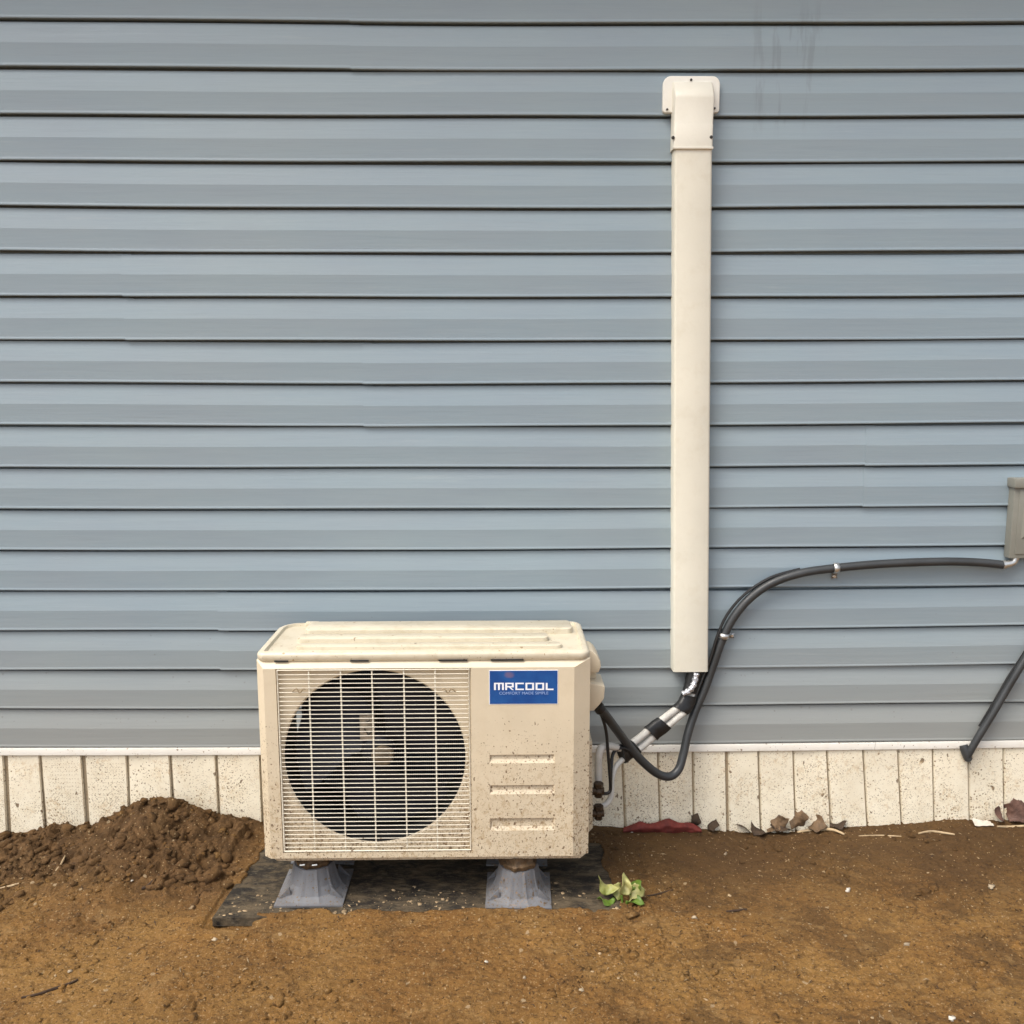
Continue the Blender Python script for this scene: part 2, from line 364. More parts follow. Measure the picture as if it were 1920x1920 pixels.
def gz(x, y, fine=True):
    x = np.asarray(x, float); y = np.asarray(y, float)
    wz = np.interp(x, WLX, WLZ); z = wz*sst(-.45, 0, y)
    far = 1-sst(2.5, 6, np.maximum(abs(x), abs(y)))
    z = z + .012*fbm(x, y, 2.2, 3, 5)*(1-.7*sst(-.2, 0, y))
    cr = np.interp(x, CRX, CRZ); inm = sst(CRX[-1]+.03, CRX[-1]-.08, x)*sst(-1.9, -1.7, x)
    edge = .20+.17*sst(.0, .10, cr)
    prof = np.where(y > -.07, 1-.15*sst(-.07, .0, y), np.clip(1-(-.07-y)/edge, 0, 1)**1.25)
    z = z + inm*np.clip(cr-z*.5, 0, 1)*prof*1.0
    dm = dugmask(x, y)
    rough = .0038+.010*dm
    z = z + rough*fbm(x, y, 16, 5, 9, .62)*far
    z = z + .0058*(1-dm)*fbm(x, y*1.3, 34, 4, 15, .6)*far*np.clip(fbm(x, y, 4, 3, 66)*2+.6, .15, 1.2)
    z = z + .0052*(1-dm)*fbm(x, y*1.2, 75, 3, 19, .6)*far*np.clip(fbm(x, y, 6, 3, 68)*2+.7, .2, 1.3)
    wx = x+.03*fbm(x, y, 18, 2, 4); wy = y+.03*fbm(x, y, 18, 2, 8); cl = 1-2*abs(fbm(wx, wy, 13, 4, 91, .62)); cl2 = fbm(wx, wy, 38, 4, 95, .68)
    z = z + dm*(.020*(cl-.72)+.017*cl2)*sst(.02, -.03, y)
    # foot marks and shallow ruts in the open soil
    z = z + (.006*np.minimum(0, fbm(x*1.0, y*1.6, 4.5, 3, 61)+.1))*(1-dm)
    inv = .016+.022*fbm(x, y, 13, 4, 79); ip = in_pad(x, y, inv); lft = in_pad(x, y, -.02) & (x < PAD[0].x+.11+.03*fbm(x, y, 20, 3, 31)) & (y < -.30)
    near = in_pad(x, y, -.06) & ~ip
    bl = PZ+.0035+.006*fbm(x, y, 26, 4, 77)-.004*sst(.0, -.05, np.where(in_pad(x, y, 0), .02, -.02))
    z = np.where(near, np.where(in_pad(x, y, -.012), bl, (z+bl)/2), z)
    z = np.where(ip | (lft & in_pad(x, y, .004)), -.03, np.where(lft, np.minimum(z, PZ-.008+.006*fbm(x, y, 26, 4, 78)), z))
    # open gap in front of the mat's left corner
    g = sst(.10, .03, abs(x-(PAD[0].x+.05)))*sst(.03, .005, abs(y-(PAD[0].y-.010))); z = z-.018*g
    return np.where(y > .03, -.05, z)

# ------------------------------------------------------------------ ground sheet
def build_ground():
    def geo(a, b, n): return list(a+(b-a)*((np.arange(1, n+1)/n)**3))
    xs = np.array(sorted(geo(-1.75, -400, 26))+list(np.arange(-1.75, 1.7501, .0033))+geo(1.75, 400, 26))
    ys = np.array(sorted(geo(-1.05, -400, 30))+list(np.arange(-1.05, .0201, .0033))+geo(.05, 400, 12))
    X, Y = np.meshgrid(xs, ys); Z = gz(X, Y)
    n = X.size; me = bpy.data.meshes.new('soil_ground')
    co = np.stack([X, Y, Z], -1).reshape(-1, 3).astype(np.float32)
    ny, nx = X.shape; I = np.arange(n).reshape(ny, nx)
    q = np.stack([I[:-1,:-1], I[:-1,1:], I[1:,1:], I[1:,:-1]], -1).reshape(-1, 4)
    me.vertices.add(n); me.vertices.foreach_set('co', co.ravel())
    me.loops.add(q.size); me.loops.foreach_set('vertex_index', q.ravel().astype(np.int32))
    me.polygons.add(len(q)); me.polygons.foreach_set('loop_start', (np.arange(len(q))*4).astype(np.int32))
    me.update(calc_edges=True); me.polygons.foreach_set('use_smooth', [True]*len(q))
    at_ = me.attributes.new('dug', 'FLOAT', 'POINT'); at_.data.foreach_set('value', dugmask(X, Y).ravel().astype(np.float32))
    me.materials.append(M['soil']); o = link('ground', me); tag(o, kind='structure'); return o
build_ground()
def lumps(name, pts, sizes, mat, seed, flat=.65, sub=1, kind='stuff', parent=None, label=None, cat=None):
    bm = bmesh.new(); bmesh.ops.create_icosphere(bm, subdivisions=sub, radius=1); bv = np.array([v.co[:] for v in bm.verts]); bf = np.array([[v.index for v in f.verts] for f in bm.faces]); bm.free()
    r = np.random.default_rng(seed); N = len(pts); nv = len(bv)
    sc = 1+r.uniform(-.46, .46, (N, nv, 1)); st = r.uniform(.5, 1.5, (N, 1, 3))*np.array([1,1,flat]); a = r.uniform(0, 6.28, N)
    V = bv[None]*sc*st; ca, sa = np.cos(a)[:,None], np.sin(a)[:,None]
    V = np.stack([V[...,0]*ca-V[...,1]*sa, V[...,0]*sa+V[...,1]*ca, V[...,2]], -1)*np.asarray(sizes)[:,None,None]+np.asarray(pts)[:,None,:]
    F = (bf[None]+np.arange(N)[:,None,None]*nv).reshape(-1, 3)
    me = bpy.data.meshes.new(name); me.vertices.add(N*nv); me.vertices.foreach_set('co', V.astype(np.float32).ravel())
    me.loops.add(F.size); me.loops.foreach_set('vertex_index', F.ravel().astype(np.int32))
    me.polygons.add(len(F)); me.polygons.foreach_set('loop_start', (np.arange(len(F))*3).astype(np.int32)); me.update(calc_edges=True)
    me.materials.append(mat); o = link(name, me, parent); tag(o, label, cat, kind=kind); return o
def scatter(n, x0, x1, y0, y1, s0, s1, seed, dens=None, p=2.5, sink=.3, pad=False):
    r = np.random.default_rng(seed); x = r.uniform(x0, x1, n); y = r.uniform(y0, y1, n)
    keep = ~in_pad(x, y, -.004) if not pad else in_pad(x, y, .01)
    if dens is not None: keep &= r.uniform(0, 1, n) < dens(x, y)
    x, y = x[keep], y[keep]; s = s0+(s1-s0)*r.uniform(0, 1, len(x))**p
    z = gz(x, y) if not pad else np.full(len(x), PZ)
    return np.stack([x, y, z+s*sink*.5], -1), s
clump = lambda x, y: np.clip(fbm(x, y, 5, 3, 90)*1.6+.45, .05, 1)
p, s = scatter(16000, -1.6, 1.6, -.95, -.005, .001, .0065, 3, clump, 6, .1)
lumps('soil_crumbs', p, s, M['clod'], 4, label='fine brown soil crumbs strewn over the bare ground', cat='soil crumbs')
p, s = scatter(9500, -1.6, -.60, -.62, -.005, .0012, .018, 5, lambda x, y: dugmask(x, y)**1.5*np.clip(.5+1.6*fbm(x, y, 8, 3, 12), .08, 1), 11, .1)
lumps('soil_clods', p, s, M['clod_dark'], 6, .8, label='loose dark clods heaped on the dug soil by the skirting', cat='soil clods')
p, s = scatter(900, -1.6, 1.6, -.95, -.03, .001, .0042, 7, clump, 3)
lumps('gravel_chips', p, s, M['chip'], 8, .5, label='pale grit and chips sprinkled over the brown soil', cat='gravel')
p, s = scatter(5200, -1.6, 1.6, -.95, -.03, .0028, .012, 91, lambda x, y: np.clip(fbm(x, y, 7, 4, 55)*2.4, 0, 1), 3, .05)
lumps('small_clods', p, s, M['clod'], 92, .6, label='small tan clods in loose clusters on the open soil', cat='soil clods')
def slivers(name, n, mat, seed, label, dens, L0=.004, L1=.022):
    r = random.Random(seed); rn = np.random.default_rng(seed); m = MB()
    x = rn.uniform(-1.6, 1.6, n); y = rn.uniform(-.95, -.01, n); kp = (~in_pad(x, y, .0)) & (rn.uniform(0, 1, n) < dens(x, y)); x, y = x[kp], y[kp]; z = gz(x, y)
    for a, b, c in zip(x, y, z):
        L = L0+(L1-L0)*r.random()**3; t = r.uniform(0, 3.14); w_ = .0006+.0011*r.random(); d = Vector((math.cos(t), math.sin(t), r.uniform(-.2,.3)))*L; q = Vector((-math.sin(t), math.cos(t), 0))*w_; c0 = Vector((a, b, c+.0015)); m_ = Vector((0, 0, r.uniform(0,.25)*L))
        m.add([c0-d/2-q*.3, c0+m_-q, c0+d/2, c0+m_+q, c0+m_+Vector((0,0,w_))], [(0,1,4),(1,2,4),(2,3,4),(3,0,4)])
    tag(m.build(name, mat, None, smooth=0), label, 'plant litter', kind='stuff')
slivers('straw_litter', 1100, M['straw2'], 71, 'fine tan straw and grass bits scattered over the soil', clump)
slivers('dark_litter', 1500, M['twig'], 72, 'fine dark root and twig bits scattered over the soil', clump)
p, s = scatter(6500, -1.0, .5, -.6, -.1, .001, .0055, 9, lambda x, y: np.clip(fbm(x, y, 9, 3, 33)*1.8+.5, 0, 1)*sst(-.30, -.44, y), 3, .3, True)
lumps('mat_litter', p, s, M['chip'], 10, .35, label='tan grit and plant crumbs scattered on the black mat', cat='litter')

# ------------------------------------------------------------------ wall of the house
CO = .1143
def lz(n, x): xx = max(-1.5, min(1.5, x)); return CAM_LOC.z+.9018-n*CO-.00267*(1-xx*xx)
wall = thing('house_wall', 'blue grey lap sided house wall behind the outdoor unit', 'wall', (0,0,.25))
PROF = [(-.0148,.014),(-.0148,.0006),(.0115,-.0004),(.0146,.0006),(.0152,.0030),(.0138,.0075),(.0137,.020),(.0141,.040),(.0146,.0560),(.0142,.0576),(.0028,.1076),(.0006,.1087),(-.0148,.1089)]
PROF = [(o*.78 if o > 0 else o, q) for o, q in PROF]
def siding_panel(n_top, x0, x1, out=0, dz=0, lean=0, dz1=None):
    mb = MB(); xs = [x0]; 
    while xs[-1] < x1-.16: xs.append(xs[-1]+.12)
    xs.append(x1); pr = []
    for c in (1, 0): pr += [(o, zz, n_top+1+c) for o, zz in PROF]       # lower course first
    pr.append((-.0148, .128, n_top+1)); m = len(pr); vv = []
    for x in xs:
        ph = .0010*math.sin(x*2.3+n_top*1.7)+.0007*math.sin(x*5.1+n_top)
        t = (x-x0)/(x1-x0); d = dz if dz1 is None else dz+(dz1-dz)*t
        for o, zz, n in pr: vv.append((x, -(o+out+ph*.5), lz(n, x)+zz+ph+d))
    ff = []
    for i in range(len(xs)-1):
        for j in range(m-1): ff.append((i*m+j, (i+1)*m+j, (i+1)*m+j+1, i*m+j+1))
    # returned ends
    for i, s in ((0,1),(len(xs)-1,-1)):
        b = len(vv); x = xs[i]
        for j in range(m): vv.append((x, .012, vv[i*m+j][2]))
        for j in range(m-1): ff.append((i*m+j, b+j, b+j+1, i*m+j+1) if s > 0 else (i*m+j, i*m+j+1, b+j+1, b+j))
    mb.add(vv, ff); mb.build('siding_panel', M['siding'], wall, smooth=7, fix=False)
JX = {-1: 655, 5: 230, 7: 680, 9: 1622, 13: 410}
rr = random.Random(4)
for nt_ in range(-5, 16, 2):
    d = rr.uniform(-.0006, .0006)
    if nt_ in JX:
        zz = lz(nt_+1, 0); jx = at(JX[nt_], 960, 0).x
        # x of the joint at the height of that row
        py = 960
        for _ in range(6):
            q = at(JX[nt_], py, -.012); py += (q.z-zz)*650; jx = q.x
        up = -1 if nt_ != 9 else 1
        siding_panel(nt_, -3.2, jx+.025, 0, d); siding_panel(nt_, jx, 3.2, .0016, d-.0018)
    else:
        siding_panel(nt_, -3.2, 3.2, 0, d)
MB().box((-3.2,.016,-.3),(3.2,.12,2.85)).build('wall_core', M['black'], wall, smooth=0)
ev = MB().box((-3.4,-.34,2.82),(3.4,.12,2.85)); ev.box((-3.4,-.36,2.80),(3.4,-.34,2.98)); ev.build('shade_eave', M['trim'], wall, smooth=0)  # unseen overhang, added and sized to darken the top of the wall

# ------------------------------------------------------------------ skirting
sk = thing('foundation_skirting', 'mud splashed cream vertical board skirting under the blue siding', 'skirting', (0,0,.1))
def skz(px, py): return at(px, py, -.004)
zt = lz(17, 0)
tb = MB(); NX = 40
def trim_piece(x0, x1):
    m = MB(); n = max(2, int((x1-x0)/.12)); pr = [(.002,-.002),(.0125,-.003),(.0135,-.006),(.0125,-.0235),(.0105,-.0255),(.002,-.026)]
    vv = []; ff = []
    for i in range(n+1):
        x = x0+(x1-x0)*i/n
        for o, zz in pr: vv.append((x, -o, lz(17, x)+zz))
    k = len(pr)
    for i in range(n):
        for j in range(k): ff.append((i*k+j, i*k+(j+1)%k, (i+1)*k+(j+1)%k, (i+1)*k+j))
    ff += [tuple(range(k)), tuple(range(n*k+k-1, n*k-1, -1))]
    m.add(vv, ff); m.build('top_trim', M['trim'], sk, smooth=40)
for a, b in ((-3.2,-2.6),(-2.6,at(1640,1395,-.01).x),(at(1640,1395,-.01).x+.001,3.2)): trim_piece(a, b)
MB().box((-3.2,.001,-.25),(3.2,.006,zt)).build('backing_sheet', M['skirt_dark'], sk, smooth=0)
# boundaries between boards: (x at y=1425, x at y=1545) in the photograph
bd = [(-1090,-1120)]
bd = [(-(i*83)+8-83*1, -(i*83)+8-83*1+2-i*3) for i in range(13, -1, -1)]+[(8,14),(75,84),(154,162),(238,243),(319,326),(405,411),(488,492)]
x = 488+66
while x < 1120: bd.append((x, x+4-3*(x-960)/480)); x += 66.5
bd += [(1166,1171),(1233,1237),(1298,1300),(1360,1362),(1421,1425),(1487,1491),(1550,1556),(1618,1625),(1683,1689),(1748,1750),(1814,1817),(1880,1882)]
bd += [(1880+66*i, 1882+63*i) for i in range(1, 18)]
for i in range(len(bd)-1):
    g = .0035 if bd[i][0] not in (8, 1360, 154) else .008
    a0, b0 = at(bd[i][0], 1425, -.004), at(bd[i][1], 1545, -.004); a1, b1 = at(bd[i+1][0], 1425, -.004), at(bd[i+1][1], 1545, -.004)
    def xz(a, b, z): return a.x+(b.x-a.x)*(a.z-z)/(a.z-b.z)
    zT = lz(17, a0.x)-.020; zB = -.12
    o0, o1 = rr.uniform(.0045,.0065), rr.uniform(.007,.0095)
    xs_ = []
    for z in (zT, zB): xs_.append((xz(a0,b0,z)+g, xz(a1,b1,z)-.0012))
    m = MB(); pr = []
    for t, o in ((0,0.0),(.035,o0*.9),(.08,o0),(.5,o0+.0006),(.93,o1),(.985,o1),(1.0,.001)): pr.append((t,o))
    vv = []; ff = []; zs = [zT-(zT-zB)*q/6 for q in range(7)]
    for qi, z in enumerate(zs):
        u = qi/6; l_ = xs_[0][0]+(xs_[1][0]-xs_[0][0])*u; r_ = xs_[0][1]+(xs_[1][1]-xs_[0][1])*u
        wob = .0007*math.sin(i*2.1+qi*1.3)
        for t, o in pr: vv.append((l_+(r_-l_)*t, -(o+wob), z))
    k = len(pr)
    for q in range(6):
        for j in range(k-1): ff.append((q*k+j, (q+1)*k+j, (q+1)*k+j+1, q*k+j+1))
    m.add(vv, ff); m.build('skirting_board', M['skirt'], sk, smooth=40, fix=False)
# rows of vent holes in the two perforated boards on the left
def vents(px0, px1):
    m = MB(); rv = random.Random(int(px0))
    for py in range(1432, 1546, 7):
        for px in np.arange(px0, px1, 5.2):
            c = at(px+rv.uniform(-.4,.4)+(py-1425)*.06, py, -.0087)
            m.lathe([(.0011,0),(.0011,-.0004)], (c.x, c.y, c.z), 'Y', 5)
    o = m.build('vent_holes', M['skirt_dark'], sk, smooth=0); o['kind'] = 'stuff'
vents(92, 148); vents(170, 232)

# ------------------------------------------------------------------ outdoor unit
YF = -.40; YB = -.112
TL, TR, BLc, BRc = at(481,1231,YF+.018), at(1108,1240,YF+.018), at(496,1600,YF+.018), at(1102,1606,YF+.018)
X0, X1 = (TL.x+BLc.x)/2, (TR.x+BRc.x)/2; ZT, ZB = (TL.z+TR.z)/2, (BLc.z+BRc.z)/2
print('unit', X0, X1, ZB, ZT, 'w', X1-X0, 'h', ZT-ZB, 'pad', PAD, PAD_BL, 'mound', CRZ.max(), 'cols', WLZ)
UC = Vector(((X0+X1)/2, (YF+YB)/2, ZB))
ac = thing('outdoor_unit', 'cream outdoor heat pump unit with round fan guard and blue logo, splashed with mud', 'air conditioner', UC)
def ux(px, py=1420): return at(px, py, YF).x
def uz(py, px=797): return at(px, py, YF).z
SB = YF+.020                                   # setback plane of the sides
xl, xr = X0+.020, X1-.040                      # flat front face
zt_, zb_ = ZT-.017, ZB+.004
gx0, gx1, gz0, gz1 = ux(523), ux(884), uz(1598,700), uz(1253,700)
D0 = .013
m = MB()
# sides, top, back and the mitred bevel round the front
Q = lambda *a: m.quad(*a)
O = [(X0,SB,ZB),(X1,SB,ZB),(X1,SB,ZT),(X0,SB,ZT)]; I_ = [(xl,YF,zb_),(xr,YF,zb_),(xr,YF,zt_),(xl,YF,zt_)]
for i in range(4): Q(O[i], O[(i+1)%4], I_[(i+1)%4], I_[i])
Q((X0,SB,ZB),(X0,SB,ZT),(X0,YB,ZT),(X0,YB,ZB)); Q((X1,SB,ZB),(X1,YB,ZB),(X1,YB,ZT),(X1,SB,ZT))
Q((X0,SB,ZT),(X1,SB,ZT),(X1,YB,ZT),(X0,YB,ZT))
hx0, hx1 = ux(918,1480), ux(1040,1480)
gr = [(uz(1415,980), uz(1431,980)),(uz(1472,980), uz(1489,980)),(uz(1534,980), uz(1557,980))]
XS = [xl,gx0,gx1,hx0,hx1,xr]; ZS = sorted([zb_,gz0,gz1,zt_]+[q for g in gr for q in g])
for i in range(5):
    for j in range(len(ZS)-1):
        a0, a1, c0, c1 = XS[i], XS[i+1], ZS[j], ZS[j+1]
        if i == 1 and c0 >= gz0-1e-6 and c1 <= gz1+1e-6: continue
        if i == 3 and any(abs(c0-g[1]) < 1e-6 and abs(c1-g[0]) < 1e-6 for g in gr): continue
        Q((a0,YF,c0),(a1,YF,c0),(a1,YF,c1),(a0,YF,c1))
for a, b in gr:
    e = .010; dmax = .0065; zm = a-.0035
    T = [(hx0,YF,a),(hx1,YF,a)]; Mi = [(hx0+e*.5,YF+dmax,zm),(hx1-e*.5,YF+dmax,zm)]; N2 = [(hx0+e*.5,YF+dmax*.75,b+.009),(hx1-e*.5,YF+dmax*.75,b+.009)]; Bo = [(hx0,YF,b),(hx1,YF,b)]
    Q(T[0],T[1],Mi[1],Mi[0]); Q(Mi[0],Mi[1],N2[1],N2[0]); Q(N2[0],N2[1],Bo[1],Bo[0])
    m.add([T[0],Mi[0],N2[0],Bo[0]], [(0,1,2,3)]); m.add([T[1],Mi[1],N2[1],Bo[1]], [(0,1,2,3)])
# walls of the guard recess
zin = [q for q in ZS if gz0-1e-6 <= q <= gz1+1e-6]
for a, b in [((gx0,gz0),(gx1,gz0)),((gx1,gz1),(gx0,gz1))]+[((g_,p_),(g_,q_)) for g_ in (gx0,gx1) for p_, q_ in zip(zin[:-1], zin[1:])]:
    Q((a[0],YF,a[1]),(b[0],YF,b[1]),(b[0],YF+D0,b[1]),(a[0],YF+D0,a[1]))
m.build('casing', M['casing'], ac, smooth=12)
# shroud plate with round opening
fc = at(703,1421,YF+D0); RF = .5*(at(876,1421,YF+D0).x-at(530,1421,YF+D0).x)
m = MB(); n = 96; vo = []; vi = []; vb = []
for k in range(n):
    a = 2*math.pi*(k+.5)/n; c, s_ = math.cos(a), math.sin(a)
    t = 1e9
    if c > 1e-9: t = min(t, (gx1-fc.x)/c)
    if c < -1e-9: t = min(t, (gx0-fc.x)/c)
    if s_ > 1e-9: t = min(t, (gz1-fc.z)/s_)
    if s_ < -1e-9: t = min(t, (gz0-fc.z)/s_)
    t = max(t, RF+.0004)
    vo.append((fc.x+c*t, YF+D0, fc.z+s_*t)); vi.append((fc.x+c*RF, YF+D0+.001, fc.z+s_*RF)); vb.append((fc.x+c*(RF-.004), YF+D0+.006, fc.z+s_*(RF-.004)))
m.add(vo+vi+vb, [(k,(k+1)%n,n+(k+1)%n,n+k) for k in range(n)]+[(n+k,n+(k+1)%n,2*n+(k+1)%n,2*n+k) for k in range(n)])
for cx, cz in ((gx0,gz0),(gx1,gz0),(gx1,gz1),(gx0,gz1)):   # corner fillers
    ids = sorted(vo, key=lambda q: (q[0]-cx)**2+(q[2]-cz)**2)[:2]; m.add([(cx,YF+D0,cz), ids[0], ids[1]], [(0,1,2)])
m.build('fan_shroud', M['casing'], ac, smooth=40, fix=True)
# dark interior
m = MB(); ya, yb = YF+D0+.008, YB-.03
m.quad((gx0,yb,gz0),(gx1,yb,gz0),(gx1,yb,gz1),(gx0,yb,gz1)); m.build('coil', M['coil'], ac, smooth=0)
m = MB(); m.lathe([(RF-.004,YF+D0+.006),(RF+.008,YF+D0+.06),(RF+.02,yb-.002)], (fc.x,0,fc.z), 'Y', 64, caps=False); m.build('fan_ring', M['black'], ac)
fan = MB(); hubr = .042; yh = YF+.085
fan.lathe([(.012,yh-.038),(hubr*.8,yh-.034),(hubr,yh-.024),(hubr,yh+.02)], (fc.x,0,fc.z), 'Y', 32); fo = fan.build('fan', M['fan'], ac, smooth=50)
for b in range(3):
    vv = []; ff = []; nr, na = 7, 9
    for i in range(nr+1):
        r_ = hubr*.95+(RF*.93-hubr)*i/nr; sweep = .55*(i/nr)
        for j in range(na+1):
            t = j/na; a = b*2*math.pi/3+.35+sweep+(t-.5)*(1.35+.35*math.sin(math.pi*i/nr))
            y = yh+.018-.050*t+.010*math.sin(math.pi*t)*(i/nr)
            vv.append((fc.x+r_*math.cos(a), y, fc.z+r_*math.sin(a)))
    for i in range(nr):
        for j in range(na): ff.append((i*(na+1)+j, i*(na+1)+j+1, (i+1)*(na+1)+j+1, (i+1)*(na+1)+j))
    MB().add(vv, ff).build('blade', M['fan'], fo, smooth=60, fix=False)
p0 = at(716,1418,YF+.045); MB().lathe([(.012,p0.y-.006),(.026,p0.y),(.030,p0.y+.01)], (p0.x,0,p0.z), 'Y', 20).build('hub_cap', M['hub'], fo)
p0 = at(690,1365,YF+.05); MB().box((p0.x-.020,p0.y,p0.z-.032),(p0.x+.016,p0.y+.003,p0.z+.032)).build('motor_label', M['label'], ac)
q_ = MB()
for a, b in (((683,1366),(691,1378)),((691,1378),(700,1368)),((684,1355),(694,1350))):
    A, B = at(*a, YF+.046), at(*b, YF+.046); q_.tube([A,B], .0018, 6)
q_.build('label_mark', M['screw'], ac)
# wire guard
gd = MB(); yw = YF-.001
tubef = lambda pts, r, n=7: MB().tube(pts, r, n)
gx = [ux(527), ux(879)]
gparent = MB()
e = .004; rx0, rx1, rz0, rz1 = gx0+e, gx1-e, gz0+e, gz1-e
gparent.tube([(rx0,yw+.002,rz0),(rx1,yw+.002,rz0),(rx1,yw+.002,rz1),(rx0,yw+.002,rz1),(rx0,yw+.002,rz0)], .0021, 8)
guard = gparent.build('fan_guard', M['wire'], ac)
vw = [584,643,701,760,818]
for p_ in vw:
    x_ = ux(p_); w0 = MB().tube([(x_,yw+.010,rz0-.002),(x_,yw+.0035,rz0+.006),(x_,yw+.0025,(rz0+rz1)/2),(x_,yw+.0035,rz1-.006),(x_,yw+.010,rz1+.002)], .0019, 7).build('wire', M['wire'], guard)
nh = 42; zspan = (rz1-rz0)
for i in range(1, nh):
    z_ = rz0+zspan*i/nh
    if i == 1:
        hw = MB().tube([(rx0-.002,yw+.009,z_),(rx0+.004,yw+.001,z_),(rx1-.004,yw+.001,z_),(rx1+.002,yw+.009,z_)], .00105, 7).build('wire', M['wire'], guard); z00 = z_
    else:
        c_ = hw.copy(); COL.objects.link(c_); c_.parent = guard; c_.location = (0,0,z_-z00)
for px, s_ in ((561,1),(841,-1)):
    a = [at(px-13*s_,1297,YF-.003), at(px-5*s_,1291,YF-.004), at(px+1*s_,1299,YF-.004), at(px+7*s_,1292,YF-.004), at(px+12*s_,1292,YF-.003)]
    MB().tube(spline(a, 5), .0017, 6).build('guard_clip', M['clip'], guard)
# logo sticker
s0, s1 = at(918,1258,YF-.0006), at(1045,1319,YF-.0006); sx0, sx1, sz1, sz0 = s0.x, s1.x, s0.z, s1.z
MB().box((sx0-.0015,YF-.0006,sz0-.0015),(sx1+.0015,YF+.001,sz1+.0015)).build('sticker_edge', M['print'], ac, smooth=0)
st = MB().box((sx0,YF-.0012,sz0),(sx1,YF+.001,sz1)).build('logo_sticker', M['sticker'], ac, smooth=0)
def P2(px, py): q = at(px, py, YF-.0016); return (q.x, q.z)
def stroke(mb, pts, wpx, wpy):
    for a, b in zip(pts[:-1], pts[1:]):
        ax, ay = a; bx, by = b
        if abs(ay-by) < .01: c = [(min(ax,bx)-wpx/2,ay-wpy/2),(max(ax,bx)+wpx/2,ay-wpy/2),(max(ax,bx)+wpx/2,ay+wpy/2),(min(ax,bx)-wpx/2,ay+wpy/2)]
        elif abs(ax-bx) < .01: c = [(ax-wpx/2,min(ay,by)),(ax+wpx/2,min(ay,by)),(ax+wpx/2,max(ay,by)),(ax-wpx/2,max(ay,by))]
        else: c = [(ax-wpx/2,ay),(ax+wpx/2,ay),(bx+wpx/2,by),(bx-wpx/2,by)]
        P = [P2(*q) for q in c]; k = .00002*len(mb.f)
        mb.add([(x,YF-.0016-k,z) for x,z in P], [(0,1,2,3)])
T, B_ = 1281.5, 1292.5; wx, wy = 3.6, 2.6
def letter(ss, x0, w_):
    mb = MB()
    for s_ in ss: stroke(mb, [(x0+a*w_, T+b*(B_-T)) for a, b in s_], wx, wy)
    mb.build('letter', M['print'], st, smooth=0, fix=False)
letter([[(0,1.12),(0,0)],[(0,0),(1,0)],[(1,0),(1,1.12)],[(.5,0),(.5,1.12)]], 928, 15)
letter([[(0,1.12),(0,0)],[(0,0),(1,0)],[(1,0),(1,.55)],[(0,.55),(1,.55)],[(.45,.55),(1,1.12)]], 949, 12.5)
letter([[(1,0),(0,0)],[(0,0),(0,1)],[(0,1),(1,1)]], 968, 12.5)
for x_ in (987, 1006): letter([[(0,0),(1,0)],[(1,0),(1,1)],[(1,1),(0,1)],[(0,1),(0,0)]], x_, 12.5)
letter([[(0,-.1),(0,1)],[(0,1),(1,1)]], 1025, 11)
cu = bpy.data.curves.new('tagline', 'FONT'); cu.body = 'COMFORT MADE SIMPLE'; cu.size = 1
to = bpy.data.objects.new('tagline', cu); COL.objects.link(to); bpy.context.view_layer.update()
me = bpy.data.meshes.new_from_object(to.evaluated_get(bpy.context.evaluated_depsgraph_get())); bpy.data.objects.remove(to)
vx = [v.co.x for v in me.vertices]; a, b = at(936,1302,YF), at(1028,1296,YF)
kx = (b.x-a.x)/(max(vx)-min(vx)); kz = (b.z-a.z)/.72; o0 = wloc(st)
for v in me.vertices: x_, y_ = v.co.x, v.co.y; v.co = (a.x+(x_-min(vx))*kx-ac.location.x, YF-.0017-ac.location.y, a.z+y_*kz-ac.location.z)
me.materials.clear(); me.materials.append(M['print2']); link('tagline', me, st)
# lid
ld = MB(); n = 8; rc = .028; xa, xb, ya, yb = X0+.001, X1-.002, YF+.010, YB-.002
def rrect(xa, xb, ya, yb, rs, n=6):
    out = []; cs = [(xb-rs[1],yb-rs[1],0,rs[1]),(xa+rs[0],yb-rs[0],90,rs[0]),(xa+rs[3],ya+rs[3],180,rs[3]),(xb-rs[2],ya+rs[2],270,rs[2])]
    for cx, cy, a0, r_ in cs:
        for k in range(n+1): a = R(a0+90*k/n); out.append((cx+r_*math.cos(a), cy+r_*math.sin(a)))
    return out
def slab(rings, name, mat, parent, smooth=45):
    mb = MB(); N = len(rings[0][0]); vv = []
    for poly, z in rings: vv += [(x,y,z) for x,y in poly]
    ff = [(j*N+k, j*N+(k+1)%N, (j+1)*N+(k+1)%N, (j+1)*N+k) for j in range(len(rings)-1) for k in range(N)]
    ff += [tuple(range((len(rings)-1)*N, len(rings)*N)), tuple(range(N-1,-1,-1))]
    mb.add(vv, ff); return mb.build(name, mat, parent, smooth=smooth)
rs = (.055,.03,.022,.02)
ring = lambda g, z: (rrect(xa+g, xb-g, ya+g, yb-g, [max(.004, q-g) for q in rs]), z)
lid = slab([ring(.004,ZT-.003), ring(.0,ZT+.0015), ring(-.001,ZT+.012), ring(.001,ZT+.0165), ring(.006,ZT+.019), ring(.015,ZT+.0195), ring(.018,ZT+.0125)], 'lid', M['lid'], ac)
def bar(x0, x1, y0, y1, h):
    R_ = lambda g: rrect(x0+g, x1-g, y0+g, y1-g, [max(.003,.016-g)]*4, 5)
    slab([(R_(0), ZT+.011), (R_(.001), ZT+.013+h*1.2), (R_(.0035), ZT+.013+h*1.4)], 'pressed_rib', M['lid'], lid)
la, lb = X0+.085, X1-.095
